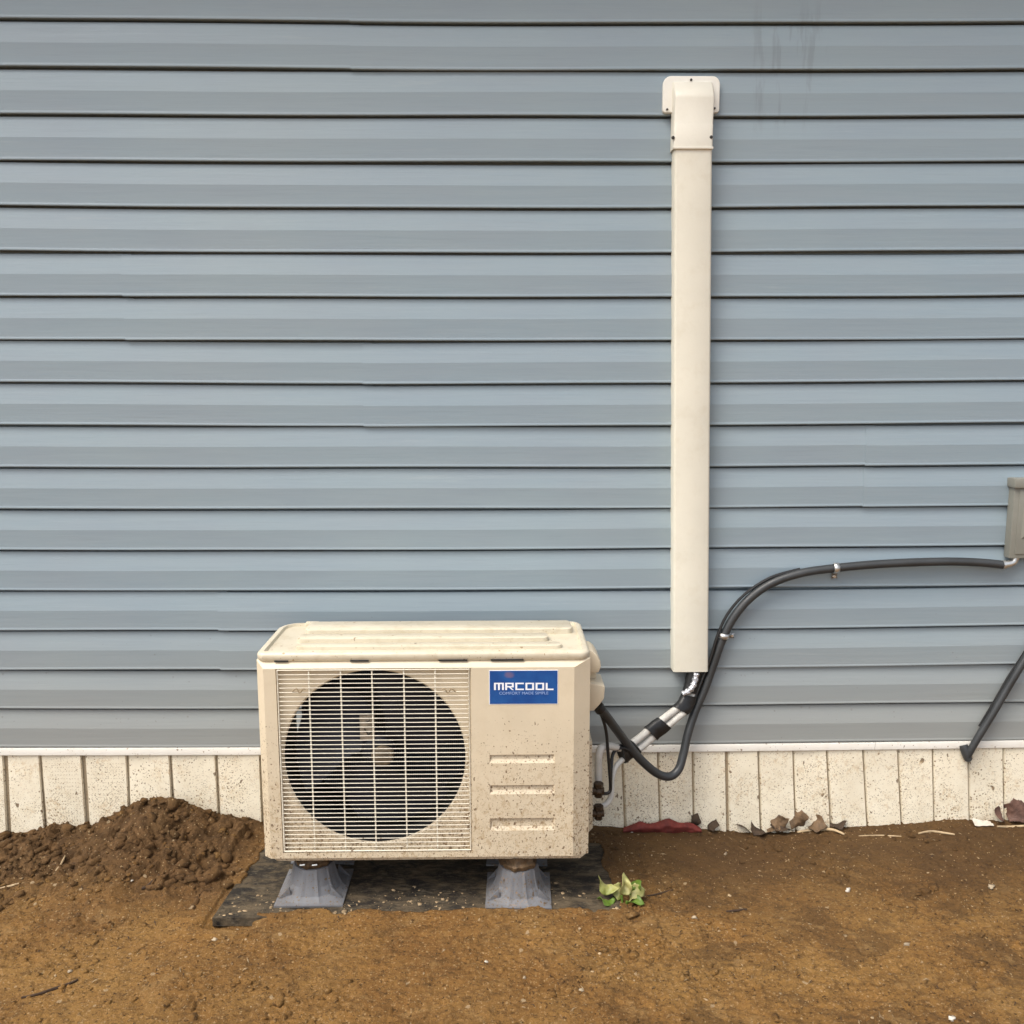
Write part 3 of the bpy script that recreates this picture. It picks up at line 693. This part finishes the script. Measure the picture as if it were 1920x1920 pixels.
bar(la, lb+.03, YF+.052, YF+.088, .006); bar(la-.01, lb, YF+.112, YF+.158, .008); bar(la-.005, X1-.03, YF+.182, YB-.022, .010)
b0 = MB(); b0.box((X0+.066,YB-.022,ZT+.012),(X0+.10,YB-.008,ZT+.024)).build('corner_tab', M['lid'], lid, bevel=.003)
# dark slots between lid and casing
for a_, b_ in ((512,538),(655,690),(822,876),(920,982)):
    x_0, x_1 = ux(a_,1236), ux(b_,1236); MB().box((x_0,YF+.0085,ZT-.0026),(x_1,YF+.012,ZT+.0004)).build('lid_gap', M['black'], ac, smooth=0)
# base pan
MB().prism([(X0+.012,ZB+.002),(X0+.03,ZB-.012),(X1-.02,ZB-.012),(X1-.004,ZB+.002)], YF+.016, YB).build('base_pan', M['casing'], ac, bevel=.003)
# service cover and grips on the right side
YS = -.30
def pm(pts, y0, y1, name, mat, par, bev=.004):
    return MB().prism([(at(px,py,YS).x, at(px,py,YS).z) for px,py in pts], y0, y1).build(name, mat, par, bevel=bev)
pm([(1098,1219),(1111,1221),(1119,1228),(1126,1240),(1127,1250),(1123,1262),(1098,1262)], YS, YS+.09, 'upper_grip', M['casing'], ac, .005)
pm([(1098,1262),(1120,1262),(1120,1280),(1098,1280)], YS+.03, YS+.10, 'grip_recess', M['casing'], ac, .002)
pm([(1098,1279),(1111,1279),(1134,1285),(1132,1308),(1124,1319),(1113,1331),(1098,1331)], YS-.01, YS+.09, 'valve_cover', M['casing'], ac, .005)
pm([(1098,1395),(1112,1395),(1113,1560),(1098,1575)], YS+.02, YS+.12, 'valve_plate', M['casing'], ac, .002)
def valve(py):
    c = at(1122,py,YS+.03); v = MB()
    v.lathe([(.010,0),(.010,.014),(.014,.015),(.014,.026),(.009,.027),(.009,.034)], (at(1108,py,YS+.03).x, c.y, c.z), 'X', 12)
    v.lathe([(.0105,-.016),(.0105,.010),(.013,.011),(.013,.022)], c, 'Z', 6)
    v.build('service_valve', M['brass'], ac, smooth=30)
valve(1483); valve(1525)
# two muddy steel feet
RIS = [((513,1700),(642,1700),588), ((911,1704),(1036,1705),974)]
for (a, b, cx) in RIS:
    f0 = ag(a[0],a[1],PZ+.003); f1 = ag(b[0],b[1],PZ+.003); wd = f1.x-f0.x; c = Vector(((f0.x+f1.x)/2, f0.y+wd/2, PZ))
    for back in (0, 1):
        cc = c+Vector((0, back*.20, 0)); H = .077
        t = thing('equipment_riser', ('grey fluted rubber riser under the fan side of the unit' if cx < 700 else 'grey fluted rubber riser under the plain right side of the unit') if not back else ('rear grey riser in shadow behind the left front riser' if cx < 700 else 'rear grey riser in shadow behind the right front riser'), 'riser', cc, 'grey cone risers under the unit')
        ro = rr.uniform(-.05, .05)
        hw_ = wd/2
        bs = MB(); P = [(cc.x+hw_*math.cos(R(45+90*k)+ro)*1.41, cc.y+hw_*math.sin(R(45+90*k)+ro)*1.41) for k in range(4)]
        N = 96; rings = []
        prof = [(1.0,.0),(1.0,.0045),(.93,.007),(.80,.016),(.70,.034),(.635,.055),(.60,H-.006),(.575,H),(.50,H),(.48,H-.012),(.0,H-.012)]
        vv = []
        for q, (rr_, h) in enumerate(prof):
            sq = 1 if q < 2 else max(0, 1-(q-1)/2.4)
            for k in range(N):
                a_ = 2*math.pi*k/N; ca, sa = math.cos(a_), math.sin(a_)
                rsq = hw_/max(abs(ca), abs(sa)); rci = hw_*1.0
                rad = (rsq*sq+rci*(1-sq))*rr_
                if 2 <= q <= 6: rad *= 1+.05*(max(0, math.cos(a_*10))**4-.35)*(1 if q > 2 else .5)
                x_, y_ = rad*math.cos(a_+ro), rad*math.sin(a_+ro); vv.append((cc.x+x_, cc.y+y_, cc.z+h))
        ff = [(j*N+k, j*N+(k+1)%N, (j+1)*N+(k+1)%N, (j+1)*N+k) for j in range(len(prof)-2) for k in range(N)]
        n0 = (len(prof)-2)*N; ff.append(tuple(range(n0, n0+N)))
        MB().add(vv[:n0+N], ff).build('cone', M['rubber'], t, smooth=14)
        for sx in (-1, 1):
            for sy in (-1, 1):
                MB().prism([(cc.x+sx*hw_*.62, cc.z+.036),(cc.x+sx*hw_*.95, cc.z+.006),(cc.x+sx*hw_*.55, cc.z+.006)], cc.y+sy*hw_*.62-.003, cc.y+sy*hw_*.62+.003).build('corner_rib', M['rubber'], t, bevel=.001)
        # mud caked foot of the unit on top
        ft = MB(); zt2 = ZB-.010
        ft.lathe([(.034,cc.z+H-.010),(.046,cc.z+H+.004),(.047,cc.z+H+.012),(.040,cc.z+H+.016),(.041,zt2)], (cc.x,cc.y,0), 'Z', 28, fl=lambda k: 1+.07*math.sin(k*2.3)+.05*math.sin(k*5.1))
        ft.build('foot', M['mudfoot'], ac, smooth=60)
        if not back and cx < 700:
            for px in (567, 590):
                q = at(px, 1622, cc.y-.044); MB().tube([(q.x-.006,q.y,q.z),(q.x+.007,q.y-.001,q.z+.002)], .0028, 8).build('bolt', M['bolt'], ac)

# ------------------------------------------------------------------ mat under the unit
mat_ = thing('rubber_mat', 'black littered rubber mat lying on the soil under the unit', 'mat', (PAD[0].x+.5, PAD[0].y+.2, 0))
m = MB(); nx = 60; ny = 24
def padp(u, v):
    f = Vector((PAD[0].x+(PAD[1].x-PAD[0].x)*u, PAD[0].y+(PAD[1].y-PAD[0].y)*u)); b = Vector((PAD_BL.x+(PAD_BR.x-PAD_BL.x)*u, PAD_BL.y)); q = f+(b-f)*v
    return q.x, q.y
vv = []; ff = []
for j in range(ny+1):
    for i in range(nx+1):
        x_, y_ = padp(i/nx, j/ny); vv.append((x_, y_, PZ+.0018*float(fbm(x_, y_, 9, 3, 70))))
n1 = len(vv); vv += [(x,y,z-.022) for x,y,z in vv]
W1 = nx+1
for j in range(ny):
    for i in range(nx): a = j*W1+i; ff += [(a,a+1,a+1+W1,a+W1), (n1+a,n1+a+W1,n1+a+1+W1,n1+a+1)]
for i in range(nx): a = i; ff.append((a, n1+a, n1+a+1, a+1)); a = ny*W1+i; ff.append((a, a+1, n1+a+1, n1+a))
for j in range(ny): a = j*W1; ff.append((a, a+W1, n1+a+W1, n1+a)); a = j*W1+nx; ff.append((a, n1+a, n1+a+W1, a+W1))
m.add(vv, ff); m.build('mat_sheet', M['pad'], mat_, smooth=35)

# ------------------------------------------------------------------ line set cover on the wall
YD = -.052
dx0, dx1 = at(1264.5,300,YD).x, at(1335,300,YD).x; ex0, ex1 = at(1262.5,1255,YD).x, at(1328.5,1255,YD).x
dz1 = at(1297,150,YD).z; dzs = at(1297,279,YD).z; dz0 = at(1297,1260,YD).z
lc = thing('line_set_cover', 'tall ivory plastic duct running down the blue siding to the pipes', 'duct cover', ((dx0+dx1)/2,-.02,dz0))
def duct(x0t, x1t, x0b, x1b, zt, zb, y, name, mat):
    m = MB(); c = .006
    prof = lambda a, b: [(a,-.004),(a,y+c),(a+c*.35,y+c*.35),(a+c,y),(b-c,y),(b-c*.35,y+c*.35),(b,y+c),(b,-.004)]
    t, bt = prof(x0t,x1t), prof(x0b,x1b); k = len(t)
    ti = [(x+(.0022 if i < k/2 else -.0022), min(yy+.0022,-.004)) for i,(x,yy) in enumerate(bt)]
    vv = [(x,yy,zt) for x,yy in t]+[(x,yy,zb) for x,yy in bt]+[(x,yy,zb) for x,yy in ti]+[(x,yy,zb+.05) for x,yy in ti]
    ff = [(i,i+1,k+i+1,k+i) for i in range(k-1)]+[(k+i,k+i+1,2*k+i+1,2*k+i) for i in range(k-1)]+[(2*k+i,2*k+i+1,3*k+i+1,3*k+i) for i in range(k-1)]
    ff.append(tuple(range(k)))
    m.add(vv, ff); return m.build(name, mat, lc, smooth=35)
duct(dx0, dx1, ex0, ex1, dzs+.02, dz0, YD, 'channel', M['duct'])
bk = MB(); bk.prism([(dx0+.004, dzs),(dx1-.004,dzs),(ex1-.004,dz0+.004),(ex0+.004,dz0+.004)], -.020, -.014); bk.build('back_plate', M['duct'], lc, smooth=0)
cx0, cx1 = at(1263,260,YD-.003).x, at(1337.5,260,YD-.003).x
# elbow cap: side profile swept across, rounded shoulder
zc = at(1297,180,YD-.003).z; ztop = at(1297,152,-.03).z
prof = [(-.012,dzs-.0)]; sp = [(YD-.003,dzs),(YD-.0035,at(1297,234,YD).z),(YD-.0010,at(1297,230,YD).z),(YD-.0080,at(1297,185,YD).z),(YD-.0050,at(1297,176,YD).z),(YD+.008,at(1297,162,YD).z),(YD+.022,ztop-.002),(-.012,ztop)]
m = MB(); c = .006; rows = []
for (yy, zz) in sp:
    rows.append([(cx0,-.012,zz-(0 if zz > zc else 0)),(cx0,min(yy+c,-.012),zz),(cx0+c*.35,min(yy+c*.35,-.012),zz),(cx0+c,yy,zz),(cx1-c,yy,zz),(cx1-c*.35,min(yy+c*.35,-.012),zz),(cx1,min(yy+c,-.012),zz),(cx1,-.012,zz)])
k = 8; vv = sum(rows, []); ff = [(j*k+i,j*k+i+1,(j+1)*k+i+1,(j+1)*k+i) for j in range(len(rows)-1) for i in range(k-1)]
m.add(vv, ff); cap = m.build('elbow_cap', M['duct_cap'], lc, smooth=32)
# lip shadow line at the foot of the cap
m = MB(); m.box((cx0-.0006,YD-.0048,dzs-.001),(cx1+.0006,YD+.004,dzs+.005)); m.build('cap_lip', M['duct_cap'], lc, bevel=.0012)
fl0, fl1 = at(1243.5,143,-.020), at(1348,212,-.020)
poly = []; r_ = .020; xs0, xs1, z1, z0 = fl0.x, fl1.x, fl0.z, fl1.z
for cx, cz, a0, q in ((xs1-r_,z1-r_,0,r_),(xs0+r_,z1-r_,90,r_),(xs0+.008,z0+.008,180,.008),(xs1-.008,z0+.008,270,.008)):
    for k2 in range(7): a = R(a0+15*k2); poly.append((cx+q*math.cos(a), cz+q*math.sin(a)))
MB().prism(poly, -.024, -.008).build('wall_flange', M['flange'], lc, bevel=.003, seg=3, bang=50)
for px, py, y, s_ in ((1296,149.5,-.026,.0030),(1251,205,-.026,.0028),(1340,203,-.026,.0028),(1262,258,YD-.003,.0042),(1333.5,257,YD-.003,.0042)):
    q = at(px, py, y); MB().lathe([(s_,.003),(s_,-.0008),(s_*.5,-.0012)], q, 'Y', 12).build('screw', M['screw'], lc)

# ------------------------------------------------------------------ disconnect box at the right edge
YX = -.040
bx0 = at(1896,1000,YX).x; bz1, bz0 = at(1900,912,YX).z, at(1900,1047,YX).z; bx1 = bx0+.17
db = thing('disconnect_box', 'taupe metal electrical box cut off by the right edge of the picture', 'electrical box', (bx0+.085,0,bz0))
MB().box((bx0,YX,bz0),(bx1,-.010,bz1+.012)).build('enclosure', M['box'], db, bevel=.003)
hb = MB(); tz = at(1900,897,YX).z; hb.prism([(bx0-.006,bz1-.004),(bx1+.006,bz1-.004),(bx1+.006,tz),(bx0-.006,tz)], YX-.010, -.008); hb.build('rain_hood', M['box'], db, bevel=.004)
MB().box((bx0+.014,YX-.003,bz0+.012),(bx1-.014,YX+.002,bz1-.010)).build('door', M['box'], db, bevel=.002)
m = MB(); x_0, x_1, z_0, z_1 = bx0+.026, bx1-.026, bz0+.055, bz1-.022
m.add([(x_0,YX-.003,z_0),(x_1,YX-.003,z_0),(x_1,YX-.003,z_1),(x_0,YX-.003,z_1),(x_0+.012,YX-.010,z_0+.014),(x_1-.012,YX-.010,z_0+.014),(x_1-.012,YX-.010,z_1-.010),(x_0+.012,YX-.010,z_1-.010)],
    [(0,1,5,4),(1,2,6,5),(2,3,7,6),(3,0,4,7),(4,5,6,7)]); m.build('raised_panel', M['box'], db, smooth=0)

# ------------------------------------------------------------------ flexible conduit
yc = -.032
cp = [(1882,1059,-.030),(1840,1055,-.031),(1780,1053,yc),(1700,1055,yc),(1630,1059,yc),(1568,1065,yc),(1505,1074,yc),(1450,1092,yc),(1408,1120,yc),(1376,1157,yc),(1354,1200,yc),(1338,1245,yc),(1322,1290,-.036),(1303,1335,-.045),(1290,1375,-.06),(1281,1415,-.075),(1272,1443,-.088),(1255,1456,-.10),(1232,1450,-.115),(1205,1428,-.135),(1180,1400,-.16),(1155,1367,-.20),(1135,1340,-.235),(1124,1327,-.25)]
cpt = spline([at(*q) for q in cp], 6)
cw = thing('flexible_conduit', 'dark grey flexible conduit curving from the metal box down to the unit', 'conduit', at(1408,1120,0))
MB().tube(cpt, .0118, 14).build('sleeve', M['conduit'], cw)
e0 = spline([at(1880,1059,-.030), at(1893,1057,-.029), at(1901,1052,-.027), at(1906,1040,-.026)], 5)
MB().tube(e0, .0105, 12).build('elbow_connector', M['steel'], cw)
MB().tube([at(1884,1059,-.030), at(1879,1059,-.030)], .0135, 12).build('coupling', M['steel'], cw)
MB().tube([at(1121,1324,-.25), at(1127,1332,-.247)], .0145, 12).build('gland', M['cable'], cw)
# thin cable strapped along the conduit
tp = [(1500,1067,-.03),(1445,1083,-.03),(1398,1113,-.032),(1365,1150,-.034),(1346,1190,-.038),(1332,1235,-.040),(1318,1270,-.042),(1306,1300,-.05),(1292,1325,-.06)]
tc = thing('signal_cable', 'thin black cable running beside the upper curve of the conduit', 'cable', at(1398,1113,0))
MB().tube(spline([at(*q) for q in tp], 6), .0042, 8).build('sheath', M['cable'], tc)
t2 = [(1123,1332,-.24),(1131,1350,-.235),(1137,1375,-.23),(1140,1410,-.23),(1143,1450,-.23),(1145,1478,-.23),(1140,1487,-.235),(1128,1488,-.24)]
tc = thing('drop_cable', 'thin black cable dropping from the valve cover to the brass valve', 'cable', at(1140,1420,-.23))
MB().tube(spline([at(*q) for q in t2], 6), .0042, 8).build('sheath', M['cable'], tc)
def strap(px, py, dx, dy, label):
    a = at(px, py, yc); t = thing('pipe_strap', label, 'strap', a, 'metal straps holding the conduit')
    d = (at(px+dx,py+dy,yc)-a).normalized(); m = MB(); tdir = d.cross(Vector((0,1,0))).normalized()
    arc = [a+d*(.0135*math.cos(R(q)))+Vector((0,-1,0))*(.0135*math.sin(R(q))) for q in range(180,-1,-20)]
    arc += [a+d*.0145+Vector((0,.012,0)), a+d*.032+Vector((0,.0125,0))]
    vv = []; 
    for q in arc: vv += [q-tdir*.0075, q+tdir*.0075]
    ff = [(2*i,2*i+1,2*i+3,2*i+2) for i in range(len(arc)-1)]
    o = m.add(vv, ff).build('band', M['steel'], t, smooth=60, fix=False)
    sm = o.modifiers.new('thick', 'SOLIDIFY'); sm.thickness = .0015
    q = a+d*.026+Vector((0,.010,0)); MB().lathe([(.0055,.004),(.0055,-.001),(.003,-.0035)], q, 'Y', 12).build('screw', M['bolt'], t)
strap(1567,1065,0,10,'shiny metal strap on the level run of the conduit')
strap(1357,1192,10,1,'shiny metal strap on the steep run beside the ivory duct')
# second conduit, lower right
c2 = [(1813,1420,-.020),(1822,1403,-.028),(1838,1376,-.032),(1862,1337,-.034),(1888,1292,-.034),(1912,1252,-.036),(1945,1195,-.034),(1975,1130,-.030),(1985,1040,-.026)]
cw = thing('feed_conduit', 'dark conduit rising from the skirting toward the right edge', 'conduit', at(1862,1337,0))
MB().tube(spline([at(*q) for q in c2], 6), .0102, 12).build('sleeve', M['conduit'], cw)
MB().tube([at(1806,1397,-.012), at(1810,1408,-.018), at(1815,1422,-.020), at(1816,1427,-.006)], [.012,.013,.012,.005], 12).build('entry_fitting', M['conduit'], cw)
MB().tube(spline([at(1836,1362,-.022), at(1866,1312,-.024), at(1890,1270,-.024), at(1915,1232,-.024), at(1950,1175,-.03)], 6), .0035, 8).build('ground_wire', M['cable'], cw)

# ------------------------------------------------------------------ insulated refrigerant pipes
ls = thing('pipe_bundle', 'white insulated pipe bundle bound with black tape below the ivory duct', 'pipes', at(1240,1360,-.1))
A = [(1296,1225,-.032),(1296,1258,-.034),(1288,1298,-.046),(1276,1322,-.06),(1250,1343,-.085),(1220,1366,-.105),(1190,1390,-.13),(1168,1402,-.16),(1143,1399,-.20),(1128,1402,-.225),(1123,1416,-.232),(1122,1440,-.232),(1122,1468,-.232)]
B = [(1308,1225,-.032),(1308,1258,-.034),(1299,1300,-.044),(1288,1328,-.058),(1262,1352,-.080),(1230,1377,-.10),(1200,1402,-.12),(1175,1418,-.15),(1155,1437,-.18),(1147,1462,-.20),(1146,1492,-.21),(1136,1508,-.22),(1124,1512,-.23)]
pa = spline([at(*q) for q in A], 6); pb = spline([at(*q) for q in B], 6)
MB().tube(pa, .0100, 14).build('pipe', M['insul'], ls); MB().tube(pb, [.0105 if i < 44 else .0075 for i in range(len(pb))], 14).build('pipe', M['insul'], ls)
def wrap(i0, i1, r_, name, mat):
    m = MB(); pts = [(pa[i]+pb[i])/2 for i in range(i0, i1+1)]; vv = []; n = 16; last = None
    for qi, i in enumerate(range(i0, i1+1)):
        c_ = (pa[i]+pb[i])/2; u = (pb[i]-pa[i]); L = u.length; u.normalize(); t = (pts[min(qi+1,len(pts)-1)]-pts[max(qi-1,0)]).normalized(); w_ = u.cross(t).normalized()
        jr = 1+random.uniform(.02,.16)
        for k in range(n): a = 2*math.pi*k/n; vv.append(c_+u*(math.copysign(min(1,abs(math.cos(a))*3),math.cos(a))*L/2+math.cos(a)*r_*jr)+w_*math.sin(a)*r_*jr)
    mm = len(pts); ff = [(j*n+k,j*n+(k+1)%n,(j+1)*n+(k+1)%n,(j+1)*n+k) for j in range(mm-1) for k in range(n)]+[tuple(range(n-1,-1,-1)), tuple(range((mm-1)*n,mm*n))]
    m.add(vv, ff).build(name, mat, ls, smooth=60)
wrap(6, 12, .0125, 'black_wrap', M['tape']); wrap(13, 20, .0135, 'tape_band', M['tape']); wrap(26, 31, .0128, 'tape_band', M['tape']); wrap(37, 44, .0130, 'tape_band', M['tape'])
fo_ = spline([at(1306,1262,-.050), at(1303,1276,-.054), at(1298,1288,-.060), at(1291,1296,-.064), at(1280,1301,-.064)], 5)
MB().tube(fo_, [.0085+.0012*math.sin(i*1.7) for i in range(len(fo_))], 10).build('foil_wrap', M['foil'], ls, smooth=50)
MB().tube(spline([at(1182,1408,-.17), at(1165,1402,-.18), at(1150,1412,-.19), at(1146,1440,-.215), at(1145,1470,-.22)], 6), .0045, 8).build('tie_cable', M['cable'], ls)

# ------------------------------------------------------------------ leaves, scraps, twigs, stones
def leaf_mesh(L, Wd, curl, seed, lobes=0, fold=.3, n=10):
    r = random.Random(seed); vv = []; ff = []; cols = 5
    for i in range(n+1):
        t = i/n; w_ = Wd*math.sin(math.pi*min(1, t*.94+.05))**.75*(1+(.20*math.cos(t*math.pi*2*lobes) if lobes else 0))
        zc = curl*L*(t*t) + .06*L*math.sin(t*7+seed)
        for j in range(cols):
            s = (j/(cols-1)-.5)*2; vv.append((s*w_/2, t*L*(1-.12*abs(s)), zc+fold*abs(s)*w_*.5+r.uniform(-.02,.02)*L))
    for i in range(n):
        for j in range(cols-1): a = i*cols+j; ff.append((a,a+1,a+1+cols,a+cols))
    me = bpy.data.meshes.new('leaf'); me.from_pydata(vv, [], ff); me.polygons.foreach_set('use_smooth', [True]*len(ff)); return me
def crumpled(L, Wd, seed, amp=.22, lob=5):
    r = random.Random(seed); nr, na = 7, 26; vv = [(0,L*.5,0)]; ff = []; ph = r.uniform(0,6)
    for i in range(1, nr+1):
        for k in range(na):
            a = 2*math.pi*k/na; t = i/nr; e = 1-.30*abs(math.sin(lob*a/2+ph))**.7+r.uniform(-.05,.05)*(i == nr)
            x = Wd*.5*t*e*math.cos(a); y = L*.5+L*.5*t*e*math.sin(a)
            z = L*amp*(float(fbm(x*1.0+seed*3, y, 26, 3, seed))*1.5*t+.5*t*t*math.cos(2*a+ph)); vv.append((x,y,z))
    for k in range(na): ff.append((0,1+k,1+(k+1)%na))
    for i in range(nr-1):
        for k in range(na): a = 1+i*na+k; b = 1+i*na+(k+1)%na; ff.append((a,a+na,b+na,b))
    me = bpy.data.meshes.new('leaf'); me.from_pydata(vv, [], ff); me.polygons.foreach_set('use_smooth', [True]*len(ff)); return me
def put_leaf(name, loc, rot, L, Wd, curl, seed, mat, label=None, cat=None, group=None, parent=None, lobes=0, fold=.3):
    me = crumpled(L, Wd, seed) if lobes else leaf_mesh(L, Wd, curl, seed, lobes, fold); me.materials.append(mat); o = link(name, me, parent)
    o.location = loc if not parent else Vector(loc)-Vector(parent.location); o.rotation_euler = [R(a) for a in rot]
    sm = o.modifiers.new('thick', 'SOLIDIFY'); sm.thickness = .0008
    if label: tag(o, label, cat, group)
    return o
def G(px, py, dz=0):                  # spot on the soil
    z = 0.0
    for _ in range(6): p = ag(px, py, z); z = float(gz(p.x, p.y))
    return Vector((p.x, p.y, z+dz))
wp = G(1164, 1692); wp.z = max(wp.z, PZ)
wd_ = thing('weed', 'small yellow green leafy weed at the right corner of the mat', 'weed', wp)
up = lambda a, b: at(a, b, wp.y)
for (px, py), (rx, ry, rz), L, Wd, mt, sd_ in (((1180,1684),(76,0,6),.056,.034,'green',1),((1160,1682),(38,-6,48),.062,.036,'green',3),((1176,1690),(35,12,-62),.058,.036,'green',4),((1190,1686),(55,10,-25),.050,.040,'green2',6),((1164,1692),(18,0,95),.050,.036,'green2',7),((1178,1694),(24,-10,-100),.046,.034,'green2',8),((1172,1690),(55,10,20),.044,.030,'green',9)):
    me = crumpled(L*1.1, Wd*1.1, sd_, .34, 3); me.materials.append(M[mt]); o = link('leaf', me, wd_); o.location = up(px-8, py)-wp; o.rotation_euler = [R(rx), R(ry), R(rz)]
    o.modifiers.new('thick', 'SOLIDIFY').thickness = .0008
MB().tube([wp+Vector((.004,0,-.004)), wp+Vector((.002,0,.018))], .003, 6).build('stem', M['green2'], wd_)
DL = [((1412,1557),(28,0,55),.075,.070,'leafdark','dark curled leaf at the left end of the leaf pile'),
 ((1436,1556),(42,15,-25),.065,.060,'leafdead','brown crumpled leaf second from the left in the pile'),
 ((1458,1552),(62,-10,12),.062,.055,'leafdead','brown leaf with a sharp upright tip in the pile'),
 ((1490,1550),(80,-6,-10),.078,.070,'leafdead','tallest brown leaf standing against the skirting'),
 ((1484,1559),(32,5,70),.075,.060,'leafdark','dark leaf lying in front of the tallest brown leaf'),
 ((1516,1555),(50,10,-50),.060,.060,'leafdead','arched tan leaf at the right end of the leaf pile'),
 ((1446,1563),(14,0,95),.075,.050,'leafdark','flat dark leaf under the front of the pile'),
 ((1556,1555),(25,0,-70),.060,.045,'leafdark','low dark leaf to the right of the leaf pile')]
for i, ((px,py),rot,L,Wd,mt,lab) in enumerate(DL):
    p = G(px, py, .002); p.y = min(p.y, -.018-.004*(i % 3)); put_leaf('dead_leaf', p, rot, L, Wd, .1, 20+i, M[mt], lab, 'dead leaf', 'dead leaves against the skirting', lobes=2)
for (px,py),rot,L,Wd,sd_,mt,lab,y_ in (((1906,1546),(82,0,-8),.085,.080,41,'leafred','russet leaf standing upright at the right edge of the photo',-.022),
 ((1884,1545),(66,0,40),.060,.052,42,'leafred','smaller russet leaf leaning left of the upright russet leaf',-.03),
 ((1303,1553),(80,0,-5),.050,.036,43,'leafdark','black leaf standing at the right end of the red scrap',-.022),
 ((1328,1556),(45,0,-40),.048,.045,44,'leafdark','low black leaf between the red scrap and the leaf pile',-.03)):
    p = G(px, py, .001); p.y = min(p.y, y_); put_leaf('dead_leaf', p, rot, L, Wd, .1, sd_, M[mt], lab, 'dead leaf', lobes=2)
# red scrap
rc_ = thing('red_scrap', 'crumpled red cloth scrap half buried against the skirting', 'cloth', G(1240,1556))
m = MB(); vv = []; ff = []; nx, ny = 40, 8; topy = {0:1553,.12:1545,.22:1539,.35:1545,.5:1538,.6:1535,.72:1541,.9:1543,1:1553}
ks = sorted(topy); 
for i in range(nx+1):
    t = i/nx; px = 1168+t*146; ty = float(np.interp(t, ks, [topy[k] for k in ks]))
    a = at(px, ty, -.022); b = G(px, 1560, -.004)
    for j in range(ny+1):
        s = j/ny; q = a.lerp(b, s); bul = .012*math.sin(math.pi*s)+.007*float(fbm(px*.02, s*1.5, 3, 3, 8)); vv.append((q.x, q.y-bul, q.z+bul*.5+.003*float(fbm(px*.05, s*3, 2, 2, 15))))
for i in range(nx):
    for j in range(ny): a = i*(ny+1)+j; ff.append((a,a+1,a+2+ny,a+1+ny))
m.add(vv, ff); m.build('cloth_fold', M['red'], rc_, smooth=180)
def stick(name, pts, r_, mat, label, cat, group=None, flat=False):
    P = spline([G(px, py, r_*.6) for px, py in pts], 5); n = len(P)
    t = MB().tube(P, [r_*(.4+.6*math.sin(math.pi*(.12+.76*i/(n-1)))) for i in range(n)], 6).build(name, mat, None, smooth=60)
    tag(t, label, cat, group); return t
stick('dry_stalk', [(1495,1562),(1530,1557),(1560,1558),(1583,1566)], .0045, M['straw'], 'pale dry stalk lying in front of the leaf pile', 'stalk')
stick('dry_stalk', [(1722,1564),(1745,1560),(1770,1563),(1790,1566)], .0035, M['straw'], 'short pale dry stalk between the leaf pile and the white scrap', 'stalk')
stick('dry_stalk', [(1610,1568),(1650,1567),(1690,1569)], .002, M['straw'], 'thin tan stalk in the soil right of the leaf pile', 'stalk')
stick('dry_stalk', [(1870,1551),(1895,1549),(1930,1549)], .004, M['straw'], 'pale stalk at the foot of the russet leaves', 'stalk')
stick('twig', [(40,1872),(70,1866),(100,1856),(130,1846),(146,1838)], .0032, M['twig'], 'curved dark twig at the bottom left of the soil', 'twig')
stick('twig', [(265,1658),(278,1650),(298,1643)], .005, M['twig'], 'short dark stub of root on the slope below the mound', 'twig')
stick('twig', [(1195,1683),(1225,1679),(1262,1670)], .0022, M['twig'], 'thin dark twig pointing right from the green weed', 'twig')
stick('twig', [(1362,1710),(1385,1708),(1400,1706)], .003, M['twig'], 'short dark twig on open soil right of the weed', 'twig')
stick('dry_stalk', [(105,1640),(115,1622),(122,1606)], .0028, M['straw'], 'pale root sticking up below the dirt mound', 'stalk')
stick('dry_stalk', [(0,1668),(18,1663),(36,1658)], .0032, M['straw'], 'pale stalk at the far left edge on the rough soil', 'stalk')
# torn white scrap near the right
q = G(1845,1550); s_ = MB(); vv = []
for i in range(6):
    for j in range(4): vv.append((q.x-.028+i*.011, q.y-.004+j*.007, q.z+.004+.012*(j/3)*(1-i/6)+random.uniform(0,.004)))
s_.add(vv, [(i*4+j,(i+1)*4+j,(i+1)*4+j+1,i*4+j+1) for i in range(5) for j in range(3)])
o = s_.build('paper_scrap', M['paper'], None, smooth=0); tag(o, 'torn white scrap lying against the skirting near the russet leaves', 'litter')
o.modifiers.new('thick', 'SOLIDIFY').thickness = .0012
PB = [((1590,1671),.0085,'long pale stone chip on the soil below the leaf pile'),((1700,1772),.0050,'small white stone chip alone on the lower right soil'),((1090,1858),.0060,'white pebble on the soil at the bottom centre'),
 ((912,1804),.0045,'tiny white pebble below the right front riser'),((983,1834),.0045,'small cream pebble between the two bottom centre pebbles'),((1302,1722),.0065,'cream chip on the soil to the right of the weed'),
 ((1185,1560),.0045,'tiny white chip just in front of the red scrap'),((1360,1602),.0055,'pale fragment on the dark soil in front of the leaf pile'),((1858,1664),.0075,'greyish stone chip on the soil under the russet leaves'),
 ((246,1636),.0045,'tiny white chip on the slope of the mound'),((403,1756),.0045,'small pale pebble in front of the left corner of the mat'),((131,1822),.0045,'small pale pebble above the dark twig'),((1785,1911),.0055,'white pebble at the bottom edge on the right')]
for i, ((px,py),sz,lab) in enumerate(PB):
    q = G(px, py, sz*.3); lumps('pebble', np.array([[0,0,0]]), np.array([sz]), M['pebble'] if i % 3 else M['paper'], 50+i, .55, 2, kind=None)
    o = bpy.data.objects[-1] if False else [x for x in COL.objects if x.name.startswith('pebble')][-1]
    o.location = q; tag(o, lab, 'pebble', 'pale pebbles on the soil')
print('tris', sum(len(m.loop_triangles) or len(m.polygons)*2 for m in bpy.data.meshes), 'objects', len(bpy.data.objects))
